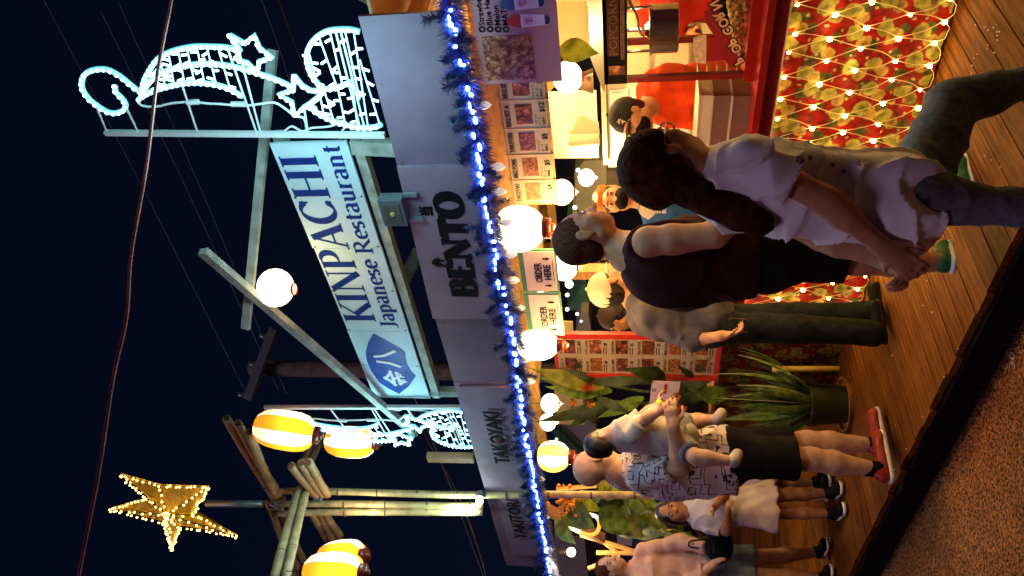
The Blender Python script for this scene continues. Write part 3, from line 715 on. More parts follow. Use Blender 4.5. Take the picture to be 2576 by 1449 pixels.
# ---- utility pole far behind
up_ = thing("utility_pole", "dim wooden utility pole with a slanted crossarm behind the restaurant sign", "utility pole", PZ(1900,925,STREET) if False else V(*PH(1300,925,10.5).to_tuple()[:2], STREET))
q = PH(632,925,10.5)
MB().tube([V(q.x,q.y,STREET), V(q.x,q.y,q.z)], [.15,.115], 12).build("pole", mat("old_pole_wood",(.20,.17,.12),rough=.8,var=.3), up_, smooth=True)
a_, b_ = PH(690,826,10.3), PH(624,1004,10.3)
MB().bar(a_, b_, .10, .12).build("crossarm", m_galv, up_)
for t_ in (.1,.5,.93):
    p = a_.lerp(b_, t_); MB().lathe([(.03,0),(.055,.04),(.05,.09),(.03,.13)], p+V(0,0,.05), Z3, 8).build("insulator", m_galv, up_, smooth=True)

# ================================================================== bamboo tower and gold star
def culm(mb_, nb, a, b, r0, r1=None, hollow=False, step=.30):
    a = Vector(a); b = Vector(b); r1 = r1 or r0; L = (b-a).length; n = max(2, int(L/step)); d = (b-a).normalized()
    pts, rs = [], []; ph = random.uniform(.3,.9)/n
    N = n*6
    side = frame(d)[0]
    for i in range(N+1):
        t = i/N; k = (t*n + ph*n) % 1.0; kk = min(k, 1-k)
        pts.append(a.lerp(b, t) + side*(.006*math.sin(t*5+ph*9))); rs.append((r0+(r1-r0)*t)*(1 + .09*math.exp(-(kk/.07)**2)))
    mb_.tube(pts, rs, 10)
    for i in range(n+1):
        t = (i - ph*n)/n
        if 0 < t < 1: nb.tube([a.lerp(b, t-.003), a.lerp(b, t+.003)], (r0+(r1-r0)*t)*1.11, 10)
    if hollow:
        nb.tube([b - d*.002, b + d*.0015], r1*.70, 10)
bt = thing("bamboo_tower", "tall gateway post of lashed bamboo poles with crossed bundles under the gold star", "bamboo tower", (-5.6, 2.85, DECK))
random.seed(21)
def culms(name, ends, r, dh, m=m_bamboo, hollow=True):
    for (x0,y0),(x1,y1) in ends:
        a = PH(x0,y0,dh[0]) ; b = PH(x1,y1,dh[1]); g = MB(); nb = MB(); culm(g, nb, a, b, r, r*.92, hollow)
        o = g.build(name, m, bt, smooth=True); nb.build("node_rings", m_node, o)["kind"] = "stuff"
culms("bamboo_pole", [((1214,1244),(716,1236)), ((1214,1272),(692,1268)), ((1214,1286),(700,1292))], .029, (5.95,5.95))
culms("bamboo_pole", [((2100,1246),(1214,1246))], .030, (5.95,5.95), hollow=False)
culms("bundle_culm", [((706,1282),(570,1052)), ((714,1268),(598,1066)), ((704,1272),(626,1088))], .033, (6.15,5.0), m_bamboo2)
culms("bundle_culm", [((760,1449),(672,1262)), ((778,1440),(700,1270)), ((742,1452),(690,1300))], .030, (6.9,6.2), m_bamboo2, False)
culms("bundle_culm", [((800,1250),(733,1172)), ((812,1246),(757,1166)), ((824,1244),(776,1164))], .034, (5.9,5.3), m_bamboo2)
culms("bundle_culm", [((822,1356),(786,1290)), ((838,1356),(800,1286)), ((856,1350),(814,1284))][:3], .034, (6.5,6.0), m_bamboo2)
culms("cross_culm", [((688,1460),(752,1228)), ((716,1462),(770,1232))], .034, (5.0,5.75))
culms("cross_culm", [((752,1190),(800,1080)), ((770,1190),(812,1090))], .034, (6.0,6.6), m_bamboo2)
culms("cross_culm", [((700,1232),(800,1246))], .018, (5.9,5.9))
g = MB()
for c, rr in ((PH(700,1272,5.9), .06), (PH(752,1246,5.88), .05), (PH(800,1250,5.88), .05)):
    for k in range(3):
        g.tube([c + V(math.cos(t_)*rr*.6, math.sin(t_)*rr*.6, math.sin(t_*2+k)*rr) for t_ in [i*.6 for i in range(11)]], .004, 4)
g.build("lashing", m_galv, bt)["kind"] = "stuff"
lampc = PY(1206,1261,2.80)
cl_ = thing("clamp_lamp", "small lit white spotlight at the foot of the bamboo tower on top of the fascia", "lamp", lampc)
MB().ball(lampc, .028, 8, 6).build("lit_lens", mat("cold_lamp", (.9,1,.95), emit=(.72,1.0,.85), es=26), cl_)
MB().lathe([(.028,-.05),(.034,0)], lampc+V(.0,.03,-.0), V(0,-1,0), 10).build("lamp_hood", m_galv, cl_)
bulb_light("spot_glow", lampc+V(-.02,-.12,.16), 9, (.70,1.0,.82), .03, cl_)
bulb_light("spot_glow", lampc+V(-.05,-.2,.9), 5, (.95,.9,.6), .05, cl_)

stt = thing("star_ornament", "gold tinsel star wound with little warm bulbs on a steel pole above the bamboo tower", "star", PH(520,1268,5.95))
sp = [(304,1190),(405,1218),(527,1222),(488,1290),(598,1345),(455,1322),(435,1378),(412,1312),(278,1278),(372,1250)]
cs = PH(430,1270,5.95)
ox, oz = X3, Z3
P = [PY(x, y, cs.y) for x, y in sp]
g = MB(); n = len(P)
g.add([cs+V(0,-.07,0), cs+V(0,.07,0)] + P, [(0, 2+(i+1)%n, 2+i) for i in range(n)] + [(1, 2+i, 2+(i+1)%n) for i in range(n)])
g.build("tinsel_body", m_gold, stt)
MB().tube([PY(520,1266,cs.y+.02), PY(660,1268,cs.y+.02)], .030, 8).build("steel_pole", m_galv, stt, smooth=True)
tips = [P[0], P[2], P[4], P[6], P[8]]
g = MB()
for a in range(5): g.tube([tips[a]+V(0,-.02,0), cs+V(0,-.085,0), P[(2*a+5)%10]+V(0,-.02,0)], .004, 4)
g.tube([p+V(0,-.012,0) for p in P+[P[0]]], .0035, 4)
g.build("cross_wires", m_black, stt)
sb = unit_mesh(MB().ball((0,0,0), .0095, 6, 4), "star_bulb", m_goldled)
random.seed(31)
def inset(a, b, t): p = a.lerp(b, t); return p
cnt = 0
for i in range(n):
    for p in sample([P[i], P[(i+1)%n]], .045): inst("star_bulb", sb, p + V(random.uniform(-.012,.012), -.018, random.uniform(-.012,.012)), stt)
for a in range(5):
    for p in sample([tips[a], cs+V(0,-.065,0), P[(2*a+5)%10]], .075): inst("star_bulb", sb, p + V(random.uniform(-.015,.015), -.028, random.uniform(-.015,.015)), stt)
bulb_light("star_glow", cs+V(0,-.25,0), .9, (1,.6,.15), .2)

# ================================================================== blue tinsel garland
gpts = [PY(x,y,2.80) for x,y in ((1122,-60),(1130,0),(1150,100),(1178,215),(1200,340),(1212,420),(1226,500),(1245,620),(1264,720),(1284,800),(1298,900),(1308,980),(1322,1080),(1340,1180),(1354,1270),(1370,1350),(1388,1449),(1398,1500))]
gpath = smooth(gpts, 10)
ga = thing("tinsel_garland", "dark blue tinsel fir garland with glowing blue lights along the lower edge of the fascia", "garland", gpts[8])
def needles(path, dens, rad, L, seed, size=.0026):
    random.seed(seed); g = MB()
    for a, b in zip(path, path[1:]):
        seg = (b-a).length; d = (b-a).normalized(); s1, s2, _ = frame(d)
        for i in range(int(seg*dens)):
            th = random.random()*6.283; c = a.lerp(b, random.random()); o = s1*math.cos(th)+s2*math.sin(th)
            e = (o + d*random.uniform(-.2,.9)).normalized()*L*random.uniform(.6,1.15); w = frame(e)[0]*size
            b0_ = c + o*rad*random.random()
            g.add([b0_-w, b0_+w, b0_+e], [(0,1,2)])
    return g
needles(gpath, 5600, .036, .060, 2, .0021).build("tinsel_needles", m_needle, ga)["kind"] = "stuff"
MB().tube(gpath[::2], .006, 5).build("core_wire", m_black, ga)
random.seed(17); tufts = []
for p in sample(gpath, .075):
    d = (gpath[-1]-gpath[0]).normalized()
    e = V(random.uniform(-.7,.3), random.uniform(-.9,-.1), random.choice((-1,1,1,.6))*random.uniform(.5,1)).normalized()
    tufts.append([p, p+e*.06, p+e*random.uniform(.08,.135)])
for k, tp in enumerate(tufts):
    needles(tp, 3200, .008, .044, 100+k, .0024).build("fir_tip", m_needle, ga)
led = unit_mesh(MB().ball((0,0,0), 1, 6, 4), "blue_light", m_blueled)
random.seed(19)
for p in sample(gpath, .038):
    if random.random() < .12: continue
    inst("blue_light", led, p + V(random.uniform(-.02,.02), -.030+random.uniform(-.012,.01), random.uniform(-.012,.012)), ga, scale=(random.uniform(.006,.030), .009, random.uniform(.005,.011)))
for i in range(9):
    bulb_light("garland_glow", gpath[int((i+.5)*len(gpath)/9)] + V(0,-.24,-.12), .8, (.34,.18,1.0), .08)
cb = thing("bulb_string", "string of unlit clear christmas bulbs hanging just below the blue garland", "string lights", gpts[7])
bm = unit_mesh(MB().lathe([(.004,-.052),(.017,-.034),(.022,-.012),(.014,.004),(.011,.02)], (0,0,0), Z3, 8), "clear_bulb", m_smallbulb, True)
for x, y in ((1236,420),(1240,482),(1198,265),(1258,560),(1268,640),(1275,705),(1290,775),(1305,905),(1318,960),(1345,1205),(1358,1300),(1372,1380)):
    inst("clear_bulb", bm, PY(x+8,y,2.83), cb)
MB().tube(smooth([PY(x,y,2.85) for x,y in ((1160,100),(1198,262),(1228,420),(1236,482),(1256,600),(1275,705),(1300,900),(1322,1040),(1345,1205),(1370,1380),(1385,1449))],5), .003, 4).build("cord", m_black, cb)
# ================================================================== counter with printed cloth and net lights
ct = thing("serving_counter", "long red counter hung with red fruit-printed cloth, standing on the deck under the fascia", "counter", (-2.3, 3.7, DECK))
ZT = -.60
MB().box((-3.98, 3.36, ZT-.035), (0.6, 4.15, ZT)).build("counter_top", m_red, ct)
MB().box((-3.97, 3.385, ZT-.10), (0.59, 3.41, ZT-.0352)).build("apron_board", m_darkred, ct)
for x in (-3.9, -2.2, -.4):
    for y in (3.6, 4.08): MB().box((x-.03,y-.03,DECK),(x+.03,y+.03,ZT-.036)).build("leg", m_brownwood, ct)
def drape(x0, x1, y, z0, z1, amp, m, name, parent, seed=0, nx=150, nz=14, y1=None):
    g = MB(); vs = []; fs = []
    for j in range(nz+1):
        t = j/nz; z = z0+(z1-z0)*t
        for i in range(nx+1):
            x = x0+(x1-x0)*i/nx
            yy = y + (1-t)*.05 + amp*(1-t*.8)*(.6*math.sin(x*7.1+seed)+.6*math.sin(x*15.3+2*seed)+.5*math.sin(x*33+t*3+math.sin(x*5)*2))
            vs.append((x, yy, z))
    w = nx+1
    for j in range(nz):
        for i in range(nx): fs.append((j*w+i, j*w+i+1, (j+1)*w+i+1, (j+1)*w+i))
    return g.add(vs, fs).build(name, m, parent, smooth=True)
drape(-3.96, .58, 3.428, DECK+.02, ZT-.085, .013, m_cloth, "printed_cloth", ct)
g = MB()
g.tube([(x, 3.383, ZT-.103) for x in (-3.96, .58)], .004, 5); g.build("cloth_hem_cord", m_netwire, ct)
# warm net lights over the cloth
net = thing("net_lights", "net of warm white fairy lights hung over the red printed counter cloth", "string lights", (-2.3, 3.4, DECK))
nb_ = unit_mesh(MB().ball((0,0,0), 1, 6, 4), "net_bulb", m_netled)
random.seed(8); rows = []; GX, GZ = .118, .165
for j in range(6):
    r = []
    for i in range(38):
        x = -3.92 + i*GX + (j % 2)*GX/2 + random.uniform(-.016,.016); z = ZT-.13 - j*GZ*.98 + random.uniform(-.016,.016)
        r.append(V(x, 3.402 + .035*(ZT-z), max(z, DECK+.03)))
    rows.append(r)
g = MB()
for j in range(6):
    for i in range(38):
        p = rows[j][i]
        if j % 1 == 0 and p.x > -3.95 and p.x < .5 and j < 5: inst("net_bulb", nb_, p+V(0,-.012,0), net, scale=(random.uniform(.008,.013),)*3)
        if j < 5:
            for k in ((i, i-1) if j % 2 == 0 else (i, i+1)):
                if 0 <= k < 38:
                    q = rows[j+1][k]; mid = (p+q)/2 + V(random.uniform(-.012,.012), -.004, -.016)
                    g.tube(smooth([p, mid, q], 3), .0022, 4, cap=False)
g.build("net_wires", m_netwire, net)["kind"] = "stuff"
# a denser bunch of the string hangs at the far corner
random.seed(12); g = MB(); z = ZT-.14; pp = []
for i in range(26):
    pp.append(V(-3.93+random.uniform(-.05,.10), 3.385+.002*i, ZT-.12 - i*.029)); 
g.tube(smooth(pp,3), .0022, 4); g.build("loose_string", m_netwire, net)
for p in pp[::2]: inst("net_bulb", nb_, p+V(0,-.012,0), net, scale=.0085)

# side table under the menu board
sdt = thing("side_table", "dark maroon-clothed table under the red-framed menu board, behind the green pot", "table", (-4.6, 3.7, DECK))
MB().box((-5.25, 3.5, ZT-.03), (-4.0, 4.2, ZT)).build("table_top", m_brownwood, sdt)
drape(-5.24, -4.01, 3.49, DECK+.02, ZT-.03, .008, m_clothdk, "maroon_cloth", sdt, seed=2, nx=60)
for x in (-5.2,-4.06): MB().box((x-.02,4.1,DECK),(x+.02,4.14,ZT-.031)).build("leg", m_brownwood, sdt)

# ================================================================== popcorn machine
pmc = thing("popcorn_machine", "red glass popcorn machine with a steel kettle and black POPCORN header on the counter", "popcorn machine", (-1.85, 3.65, ZT))
YM = 3.50
a = PY(1700, 205, YM).x; XL, XR = a, a + .66
zt = PY(1521, 200, YM).z; zh = PY(1578, 200, YM).z; zb = ZT + .03
DP = .40
MB().box((XL-.01, YM-.01, ZT), (XR+.01, YM+DP, ZT+.05)).build("base", m_red, pmc)
for x in (XL+.016, XR-.016):
    for y in (YM+.002, YM+DP-.03):
        MB().box((x-.016, y, ZT+.0502), (x+.016, y+.028, zh)).build("corner_post", m_darkred, pmc)
MB().box((XL, YM-.002, zh+.0005), (XR, YM+DP, zt)).build("header_box", m_blackp, pmc)
MB().box((XL+.034, YM+.012, ZT+.051), (XR-.034, YM+.016, zh-.0005)).build("front_glass", m_glass, pmc)
MB().box((XL+.034, YM+DP-.016, ZT+.051), (XR-.034, YM+DP-.012, zh-.0005)).build("back_glass", m_glass, pmc)
MB().box((XL+.010, YM+.032, ZT+.051), (XL+.014, YM+DP-.032, zh-.0005)).build("side_glass", m_glass, pmc)
g = MB(); zr = zt
g.add([(XL-.03,YM-.05,zr),(XR+.03,YM-.05,zr),(XR+.03,YM+DP+.05,zr),(XL-.03,YM+DP+.05,zr),(XL+.10,YM+.10,zr+.075),(XR-.10,YM+.10,zr+.075),(XR-.10,YM+DP-.10,zr+.075),(XL+.10,YM+DP-.10,zr+.075)],
      [(0,3,2,1),(4,5,6,7),(0,1,5,4),(1,2,6,5),(2,3,7,6),(3,0,4,7)])
g.build("roof", m_galv, pmc)
def plate(x0, x1, z0, z1, y, m, name, parent, t=.002): return MB().box((x0,y,z0),(x1,y+t,z1)).build(name, m, parent)
plate(XL+.16, XR-.02, zt-.075, zt-.018, YM-.0045, mat("header_maroon",(.06,.006,.006)), "header_label", pmc)
text("header_letters", "POPCORN", .058, V(XL+.17, YM-.0046, zt-.068), X3, Z3, mat("tan_letters",(.20,.09,.05)), pmc, fit=.30)
plate(XL+.14, XR-.02, zh+.012, zh+.032, YM-.0045, mat("header_photo_strip",(.15,.08,.05),var=.5,scale=60), "popcorn_strip", pmc)
plate(XL+.055, XL+.105, zh+.012, zt-.022, YM-.0045, m_food[3], "round_badge", pmc)
kc = PY(1668, 72, YM+.17)
MB().lathe([(.115,-.075),(.12,-.07),(.12,.055),(.127,.058),(.127,.068),(.11,.07)], kc, Z3, 28).build("kettle", m_silver, pmc, smooth=False)
MB().lathe([(.05,0),(.03,.02)], kc+V(0,0,.07), Z3, 14).build("kettle_lid_hub", m_silver, pmc)
MB().tube([kc+V(0,0,.09), V(kc.x, kc.y, zh)], .010, 8).build("drive_rod", m_silver, pmc)
MB().tube([kc+V(-.12,0,.06), V(kc.x-.12, kc.y, zh)], .008, 8).build("hanger_rod", m_silver, pmc)
MB().tube([kc+V(.12,0,.06), V(kc.x+.12, kc.y, zh)], .008, 8).build("hanger_rod", m_silver, pmc)
MB().tube(smooth([kc+V(.02,-.1,.1), kc+V(.06,-.12,.12), kc+V(.13,-.11,.13), kc+V(.2,-.08,.17)],4), .007, 6).build("power_hose", m_whitebrd, pmc)
g = MB(); random.seed(2)
for i in range(420):
    x = random.uniform(XL+.06, XR-.05); y = random.uniform(YM+.04, YM+DP-.05); u = (x-XL)/(XR-XL)
    g.ball((x, y, ZT+.06+random.random()*.16*u), random.uniform(.008,.014), 5, 4)
g.build("popcorn_heap", m_popcorn, pmc)["kind"] = "stuff"
# POPCORN poster stuck on the glass: bag of popcorn and slanting letters
gp = PY(1765, 118, YM-.004)
def quad_on(pix, Y, m, name, parent, t=.0015): 
    P = [PY(x, y, Y) for x, y in pix]; c = P[0]
    return MB().prism([(p.x-c.x, p.z-c.z) for p in P], c, X3, Z3, t, V(0,-1,0)).build(name, m, parent)
quad_on([(1778,92),(1776,155),(1836,150),(1822,98)], YM+.008, mat("bag_red",(.38,.008,.006)), "paper_bag_print", pmc)
quad_on([(1745,95),(1742,118),(1746,140),(1752,158),(1776,161),(1777,89),(1762,88)], YM+.0085, m_popcorn, "bag_popcorn_print", pmc)
quad_on([(1776,58),(1771,28),(1795,14),(1812,42),(1830,80),(1850,118),(1862,165),(1838,172),(1812,130),(1800,95),(1784,72)], YM+.0060, mat("letter_red",(.33,.01,.008)), "letter_backing", pmc)
lt = mat("letter_tan", (.80,.50,.22)); 
pts = [(1842,158),(1838,130),(1824,112),(1817,85),(1806,66),(1794,46),(1787,22)]
for k, ch in enumerate("POPCORN"):
    x, y = pts[k]; p = PY(x+9, y+9, YM+.0055)
    d = V(.80,0,.52).normalized(); 
    text("poster_letter", ch, .062, p+V(.004,-.0022,-.002), d, d.cross(V(0,1,0))*-1, m_black, pmc, ext=.0006, bold=.0085)
    text("poster_letter", ch, .062, p+V(.004,-.0038,-.002), d, d.cross(V(0,1,0))*-1, lt, pmc, ext=.0006, bold=.0025)
bulb_light("warming_lamp", V(kc.x+.05, kc.y, zh-.04), 2.5, (1,.75,.4), .03, pmc)

# take-away boxes beside the machine
def boxthing(label, lo, hi, m, name="takeout_box", cat="box", group="take-out boxes on the counter", lid=None):
    t = thing(name, label, cat, ((lo[0]+hi[0])/2, (lo[1]+hi[1])/2, lo[2]), group)
    MB().box(lo, hi).build("body", m, t)
    MB().box((lo[0]-.004, lo[1]-.004, hi[2]+.0005), (hi[0]+.004, hi[1]+.004, hi[2]+.012)).build("lid_rim", lid or m, t)
    return t
p0_ = PY(1868, 400, 3.52); p1_ = PY(1868, 228, 3.52)
zz = ZT
for k, (h_, m_, lb) in enumerate(((.085, m_kraft, "brown take-out box at the bottom of the stack left of the popcorn machine"),(.085, m_kraft, "second brown take-out box, resting on the bottom one left of the popcorn machine"),(.05, m_foam, "pale foam box closing the stack left of the popcorn machine"))):
    boxthing(lb, (p0_.x, 3.50+.01*k, zz), (p1_.x-.02, 3.74, zz+h_), m_, lid=m_foam); zz += h_+.013
def clam(label, c, w, d, tilt=0):
    t = thing("foam_container", label, "food box", c, "stacked foam containers")
    MB().add([(c.x-w/2,c.y-d/2,c.z+.022),(c.x+w/2,c.y-d/2,c.z+.022),(c.x+w/2,c.y+d/2,c.z+.022),(c.x-w/2,c.y+d/2,c.z+.022),(c.x-w*.42,c.y-d*.42,c.z),(c.x+w*.42,c.y-d*.42,c.z),(c.x+w*.42,c.y+d*.42,c.z),(c.x-w*.42,c.y+d*.42,c.z)],
             [(0,1,2,3),(7,6,5,4),(0,4,5,1),(1,5,6,2),(2,6,7,3),(3,7,4,0)]).build("tray", m_foam, t)
    return t
cc = V((p0_.x+p1_.x)/2-.02, 3.86, ZT)
words_ = ["lowest", "second lowest", "middle", "second highest", "topmost"]
for k in range(5): clam("%s pale foam container of the stack behind the brown boxes" % words_[k], cc + V(.004*k, 0, .054*k+.001), .26, .20)

# ================================================================== printed sheets and hanging boards
def sheet(parent, x0, x1, z0, z1, y, title, price, food, lines=3, big=1.0):
    w = x1-x0; h = z1-z0
    plate(x0, x1, z0, z1, y, m_paper, "sheet", parent)
    plate(x0+w*.16, x1-w*.10, z0+h*.33, z0+h*.70, y-.0012, food, "food_picture", parent, .001)
    text("title", title, h*.135, V(x0+w*.08, y-.0002, z1-h*.15), X3, Z3, m_black, parent, ext=.0004, fit=w*.80*min(1, len(title)/8.0), bold=.0006)
    text("price", price, h*.17, V(x1-w*.42, y-.0002, z0+h*.05), X3, Z3, m_black, parent, ext=.0004, bold=.0006)
    for k in range(lines):
        text("small_print", ["やき とり", "ポーク", "串焼き"][k % 3], h*.072, V(x0+w*.10, y-.0002, z0+h*(.235-.088*k)), X3, Z3, m_black, parent, ext=.0003)
    plate(x0+w*.08, x0+w*.08+w*.80*min(1,len(title)/8.0), z1-h*.172, z1-h*.163, y-.001, m_black, "underline", parent, .0008)
ys_ = 3.06
strip = thing("price_strip", "brown board hung under the fascia with a row of five grill price sheets", "menu", (-2.9, ys_, .4))
A0 = PY(1245, 215, ys_); A1 = PY(1300, 512, ys_); B0 = PY(1385, 215, ys_); B1 = PY(1396, 512, ys_)
zt_ = (A0.z+A1.z)/2; zb_ = (B0.z+B1.z)/2
plate(A1.x, A0.x+.25, zb_+.0, zt_+.10, ys_+.004, m_brownwood if False else m_yellowwood, "backing_board", strip, .012)
edges = [PY(1390, y, ys_).x for y in (511, 452, 388, 322, 250, 178)]
data = [("TAKOYAKI","$4",m_food[2]),("BBQ PORK","$5",m_food[0]),("YAKITORI","$5",m_food[0]),("BBQ SET A","$12",m_food[1]),("BBQ SET B","$10",m_food[1])]
for i, (a_, b_, c_) in enumerate(data):
    sheet(strip, edges[i]+.004, edges[i+1]-.004, zb_+.012, zt_-.004, ys_, a_, b_, c_)
g = MB()
for e in edges: g.box((e-.003, ys_-.003, zb_), (e+.003, ys_+.002, zt_))
g.build("plastic_dividers", m_netwire, strip)["kind"] = "stuff"

pb = thing("snack_board", "pinkish board with a popcorn photo and shaved ice flavours hanging above the popcorn machine", "menu", PY(1415, 120, 2.97))
c0 = PY(1222, 212, 2.97); c1 = PY(1415, 212, 2.97); c2 = PY(1310, -140, 2.97)
m_pink = mat("pinkish_board", (.50,.30,.26), rough=.45, var=.05)
plate(c0.x, c2.x, c1.z, c0.z+.012, 2.97, m_pink, "board", pb, .010)
q0 = PY(1222, 205, 2.969); q1 = PY(1350, 205, 2.969); q2 = PY(1300, 88, 2.969)
plate(q0.x+.004, q2.x, q1.z, q0.z-.01, 2.968, m_popphoto, "popcorn_photo", pb, .0015)
for k, (s_, y_) in enumerate((("◎Strawberry", 1216), ("◎Blue Hawaii", 1236), ("◎Melon", 1256), ("◎MATCHA", 1276))):
    p = PY(y_+6, 82, 2.969); text("flavour_line", s_, .036, p, V(1,0,.0), Z3, m_black, pb, ext=.0004, bold=.0005)
def cup(px, py, m_ice):
    c = PY(px, py, 2.968); g = MB()
    g.prism([(-.030,.03),(.030,.03),(.022,-.085),(.010,-.095),(-.010,-.095),(-.022,-.085)], c, X3, Z3, .001, V(0,-1,0)); g.build("cup_print", m_white, pb)
    MB().prism([(-.030,.032),(.030,.032),(.026,.06),(.010,.085),(-.004,.09),(-.022,.065)], c+V(0,-.0006,0), X3, Z3, .001, V(0,-1,0)).build("ice_print", m_ice, pb)
    MB().prism([(-.021,-.070),(.021,-.070),(.019,-.085),(.008,-.093),(-.008,-.093),(-.019,-.085)], c+V(0,-.0008,0), X3, Z3, .001, V(0,-1,0)).build("cup_wave_print", mat("print_navy",(.02,.02,.10)), pb)
    g = MB()
    for k in range(8):
        t_ = k*math.pi/4; g.prism([(0,-.002),(.018*math.cos(t_)-.003,.018*math.sin(t_)),(.018*math.cos(t_)+.003,.018*math.sin(t_)+.002)], c+V(0,-.0009-k*.0001,-.005), X3, Z3, .0008, V(0,-1,0))
    g.build("cup_splash_print", mat("print_red",(.55,.02,.03)), pb)
cup(1328, 52, mat("red_ice",(.60,.04,.03))); cup(1312, 8, mat("blue_ice",(.05,.12,.25)))

def order_card(label, pix):
    P = [PY(x, y, 2.95) for x, y in pix]
    x0 = (P[2].x+P[3].x)/2; x1 = (P[0].x+P[1].x)/2; z1 = (P[0].z+P[3].z)/2; z0 = (P[1].z+P[2].z)/2
    t = thing("order_card", label, "sign", V((x0+x1)/2, 2.95, z0), "ORDER HERE cards under the garland")
    plate(x0, x1, z0, z1, 2.95, m_greenpaint, "green_frame", t, .008)
    w = x1-x0; h = z1-z0
    plate(x0+w*.03, x1-w*.04, z0+h*.05, z1-h*.13, 2.9475, mat("card_paper",(.70,.58,.50),var=.04), "card", t)
    text("order_letters", "ORDER", h*.27, V(x0+w*.24, 2.9470, z0+h*.42), X3, Z3, m_black, t, ext=.0005, bold=.0012, fit=w*.47)
    text("here_letters", "HERE", h*.27, V(x0+w*.30, 2.9470, z0+h*.18), X3, Z3, m_black, t, ext=.0005, bold=.0012, fit=w*.36)
    ar = [(-.25,1),(.25,1),(.25,.1),(.62,.1),(0,-.75),(-.62,.1),(-.25,.1)]
    for xx in (x0+w*.16, x1-w*.20):
        MB().prism([(a_*h*.10, b_*h*.11) for a_, b_ in ar], (xx, 2.9455, z0+h*.26), X3, Z3, .001, V(0,-1,0)).build("arrow", m_black, t)
    g = MB()
    for k in range(12): g.box((x0+w*(.26+k*.042), 2.9462, z0+h*.105), (x0+w*(.292+k*.042), 2.947, z0+h*.125))
    g.build("fine_print", m_black, t); g2 = None
    return t
order_card("ORDER HERE card nearer the TAKOYAKI price sheet, right one of the pair", [(1302,628),(1398,628),(1408,732),(1315,735)])
order_card("ORDER HERE card beside the red-framed menu board, left one of the pair", [(1316,738),(1408,736),(1422,842),(1332,845)])

# ---- red framed menu board
YB = 3.30
mb_ = thing("menu_board", "tall red-framed menu board covered with food pictures beside the heliconia", "menu board", (-4.25, YB, -.55))
x0 = PY(1600, 952, YB).x; x1 = PY(1600, 839, YB).x; z1 = PY(1395, 895, YB).z; z0 = PY(1812, 895, YB).z
plate(x0, x1, z0, z1, YB+.006, m_darkred, "backing", mb_, .012)
m_rf = mat("bright_red_frame", (.55,.030,.012), rough=.4)
for nm, lo, hi in (("frame_rail",(x0,z0),(x1,z0+.028)),("frame_rail",(x0,z1-.018),(x1,z1)),("frame_stile",(x0,z0+.0285),(x0+.05,z1-.0185)),("frame_stile",(x1-.05,z0+.0285),(x1,z1-.0185))):
    MB().box((lo[0],YB-.012,lo[1]),(hi[0],YB+.0055,hi[1])).build(nm, m_rf, mb_)
plate(x0+.051, x1-.051, z0+.03, z1-.02, YB+.002, m_paper, "menu_paper", mb_)
cw = (x1-x0-.104)/2; rh = (z1-z0-.055)/6
L_ = [("BBQ SET A","$12",1),("TENDON","$8",2),("KATSU CURRY","$8",3),("YAKITORI","$5",0),("TAKOYAKI","$4",2),("POPCORN","$1",2)]
R_ = [("BBQ SET B","$10",1),("KATSUDON","$8",3),("YAKISOBA","$5",1),("BBQ PORK","$5",0),("BBQ CORN","$5",2),("POPCORN","$1",2)]
for c_, L in ((0, L_), (1, R_)):
    for r_, (tt, pr, fm) in enumerate(L):
        X0 = x0+.052+cw*c_; Zt = z1-.022-rh*r_
        plate(X0+cw*.14, X0+cw*.88, Zt-rh*.72, Zt-rh*.26, YB-.0002, m_food[fm], "food_picture", mb_, .001)
        text("dish_name", tt, rh*.15, V(X0+cw*.12, YB+.0008, Zt-rh*.20), X3, Z3, m_black, mb_, ext=.0004, fit=cw*.72*min(1,len(tt)/9+.15))
        text("dish_price", pr, rh*.17, V(X0+cw*.58, YB+.0008, Zt-rh*.93), X3, Z3, m_black, mb_, ext=.0004, bold=.0005)
        g = MB()
        for k in range(2): g.box((X0+cw*.12, YB+.0006, Zt-rh*(.82+k*.09)), (X0+cw*.50, YB+.0015, Zt-rh*(.79+k*.09)))
        g.build("print_lines", m_black, mb_)

# ---- drink price card
dc = thing("drink_card", "tilted white card with a water bottle picture priced $1 and $3 among the leaves", "price card", PY(1632, 995, 3.22))
P = [PY(x,y,3.22) for x,y in ((1569,953),(1640,958),(1632,1034),(1530,1014))]
P = [P[0], P[1], P[2], P[0]+(P[2]-P[1])]
c = P[3]; ux = (P[0]-P[3]).normalized(); uy = (P[3]-P[2]).normalized()
wd = (P[0]-P[3]).length; ht = (P[3]-P[2]).length; o_ = P[2]
MB().prism([(0,0),(wd,0),(wd,ht),(0,ht)], o_, ux, ux.cross(V(0,1,0)).normalized()*-1, .004, V(0,-1,0)).build("card", mat("card_white",(.66,.55,.55)), dc)
uy = ux.cross(V(0,1,0)).normalized()*-1
text("heading", "PET\n  DRINK", ht*.20, o_+uy*(ht*.80)+ux*(wd*.08)+V(0,-.001,0), ux, uy, m_black, dc, ext=.0004)
text("price_one", "$1", ht*.20, o_+uy*(ht*.05)+ux*(wd*.10)+V(0,-.001,0), ux, uy, m_black, dc, ext=.0004, bold=.0008)
text("price_three", "$3", ht*.20, o_+uy*(ht*.05)+ux*(wd*.66)+V(0,-.001,0), ux, uy, m_black, dc, ext=.0004, bold=.0008)
text("water_word", "WATER", ht*.10, o_+uy*(ht*.28)+ux*(wd*.08)+V(0,-.001,0), ux, uy, m_black, dc, ext=.0004)
bo = o_+uy*(ht*.36)+ux*(wd*.24)+V(0,-.002,0)
MB().prism([(-.016,0),(.016,0),(.016,ht*.25),(.007,ht*.33),(.007,ht*.38),(-.007,ht*.38),(-.007,ht*.33),(-.016,ht*.25)], bo, ux, uy, .001, V(0,-1,0)).build("bottle_print", mat("bottle_blue",(.25,.45,.60)), dc)
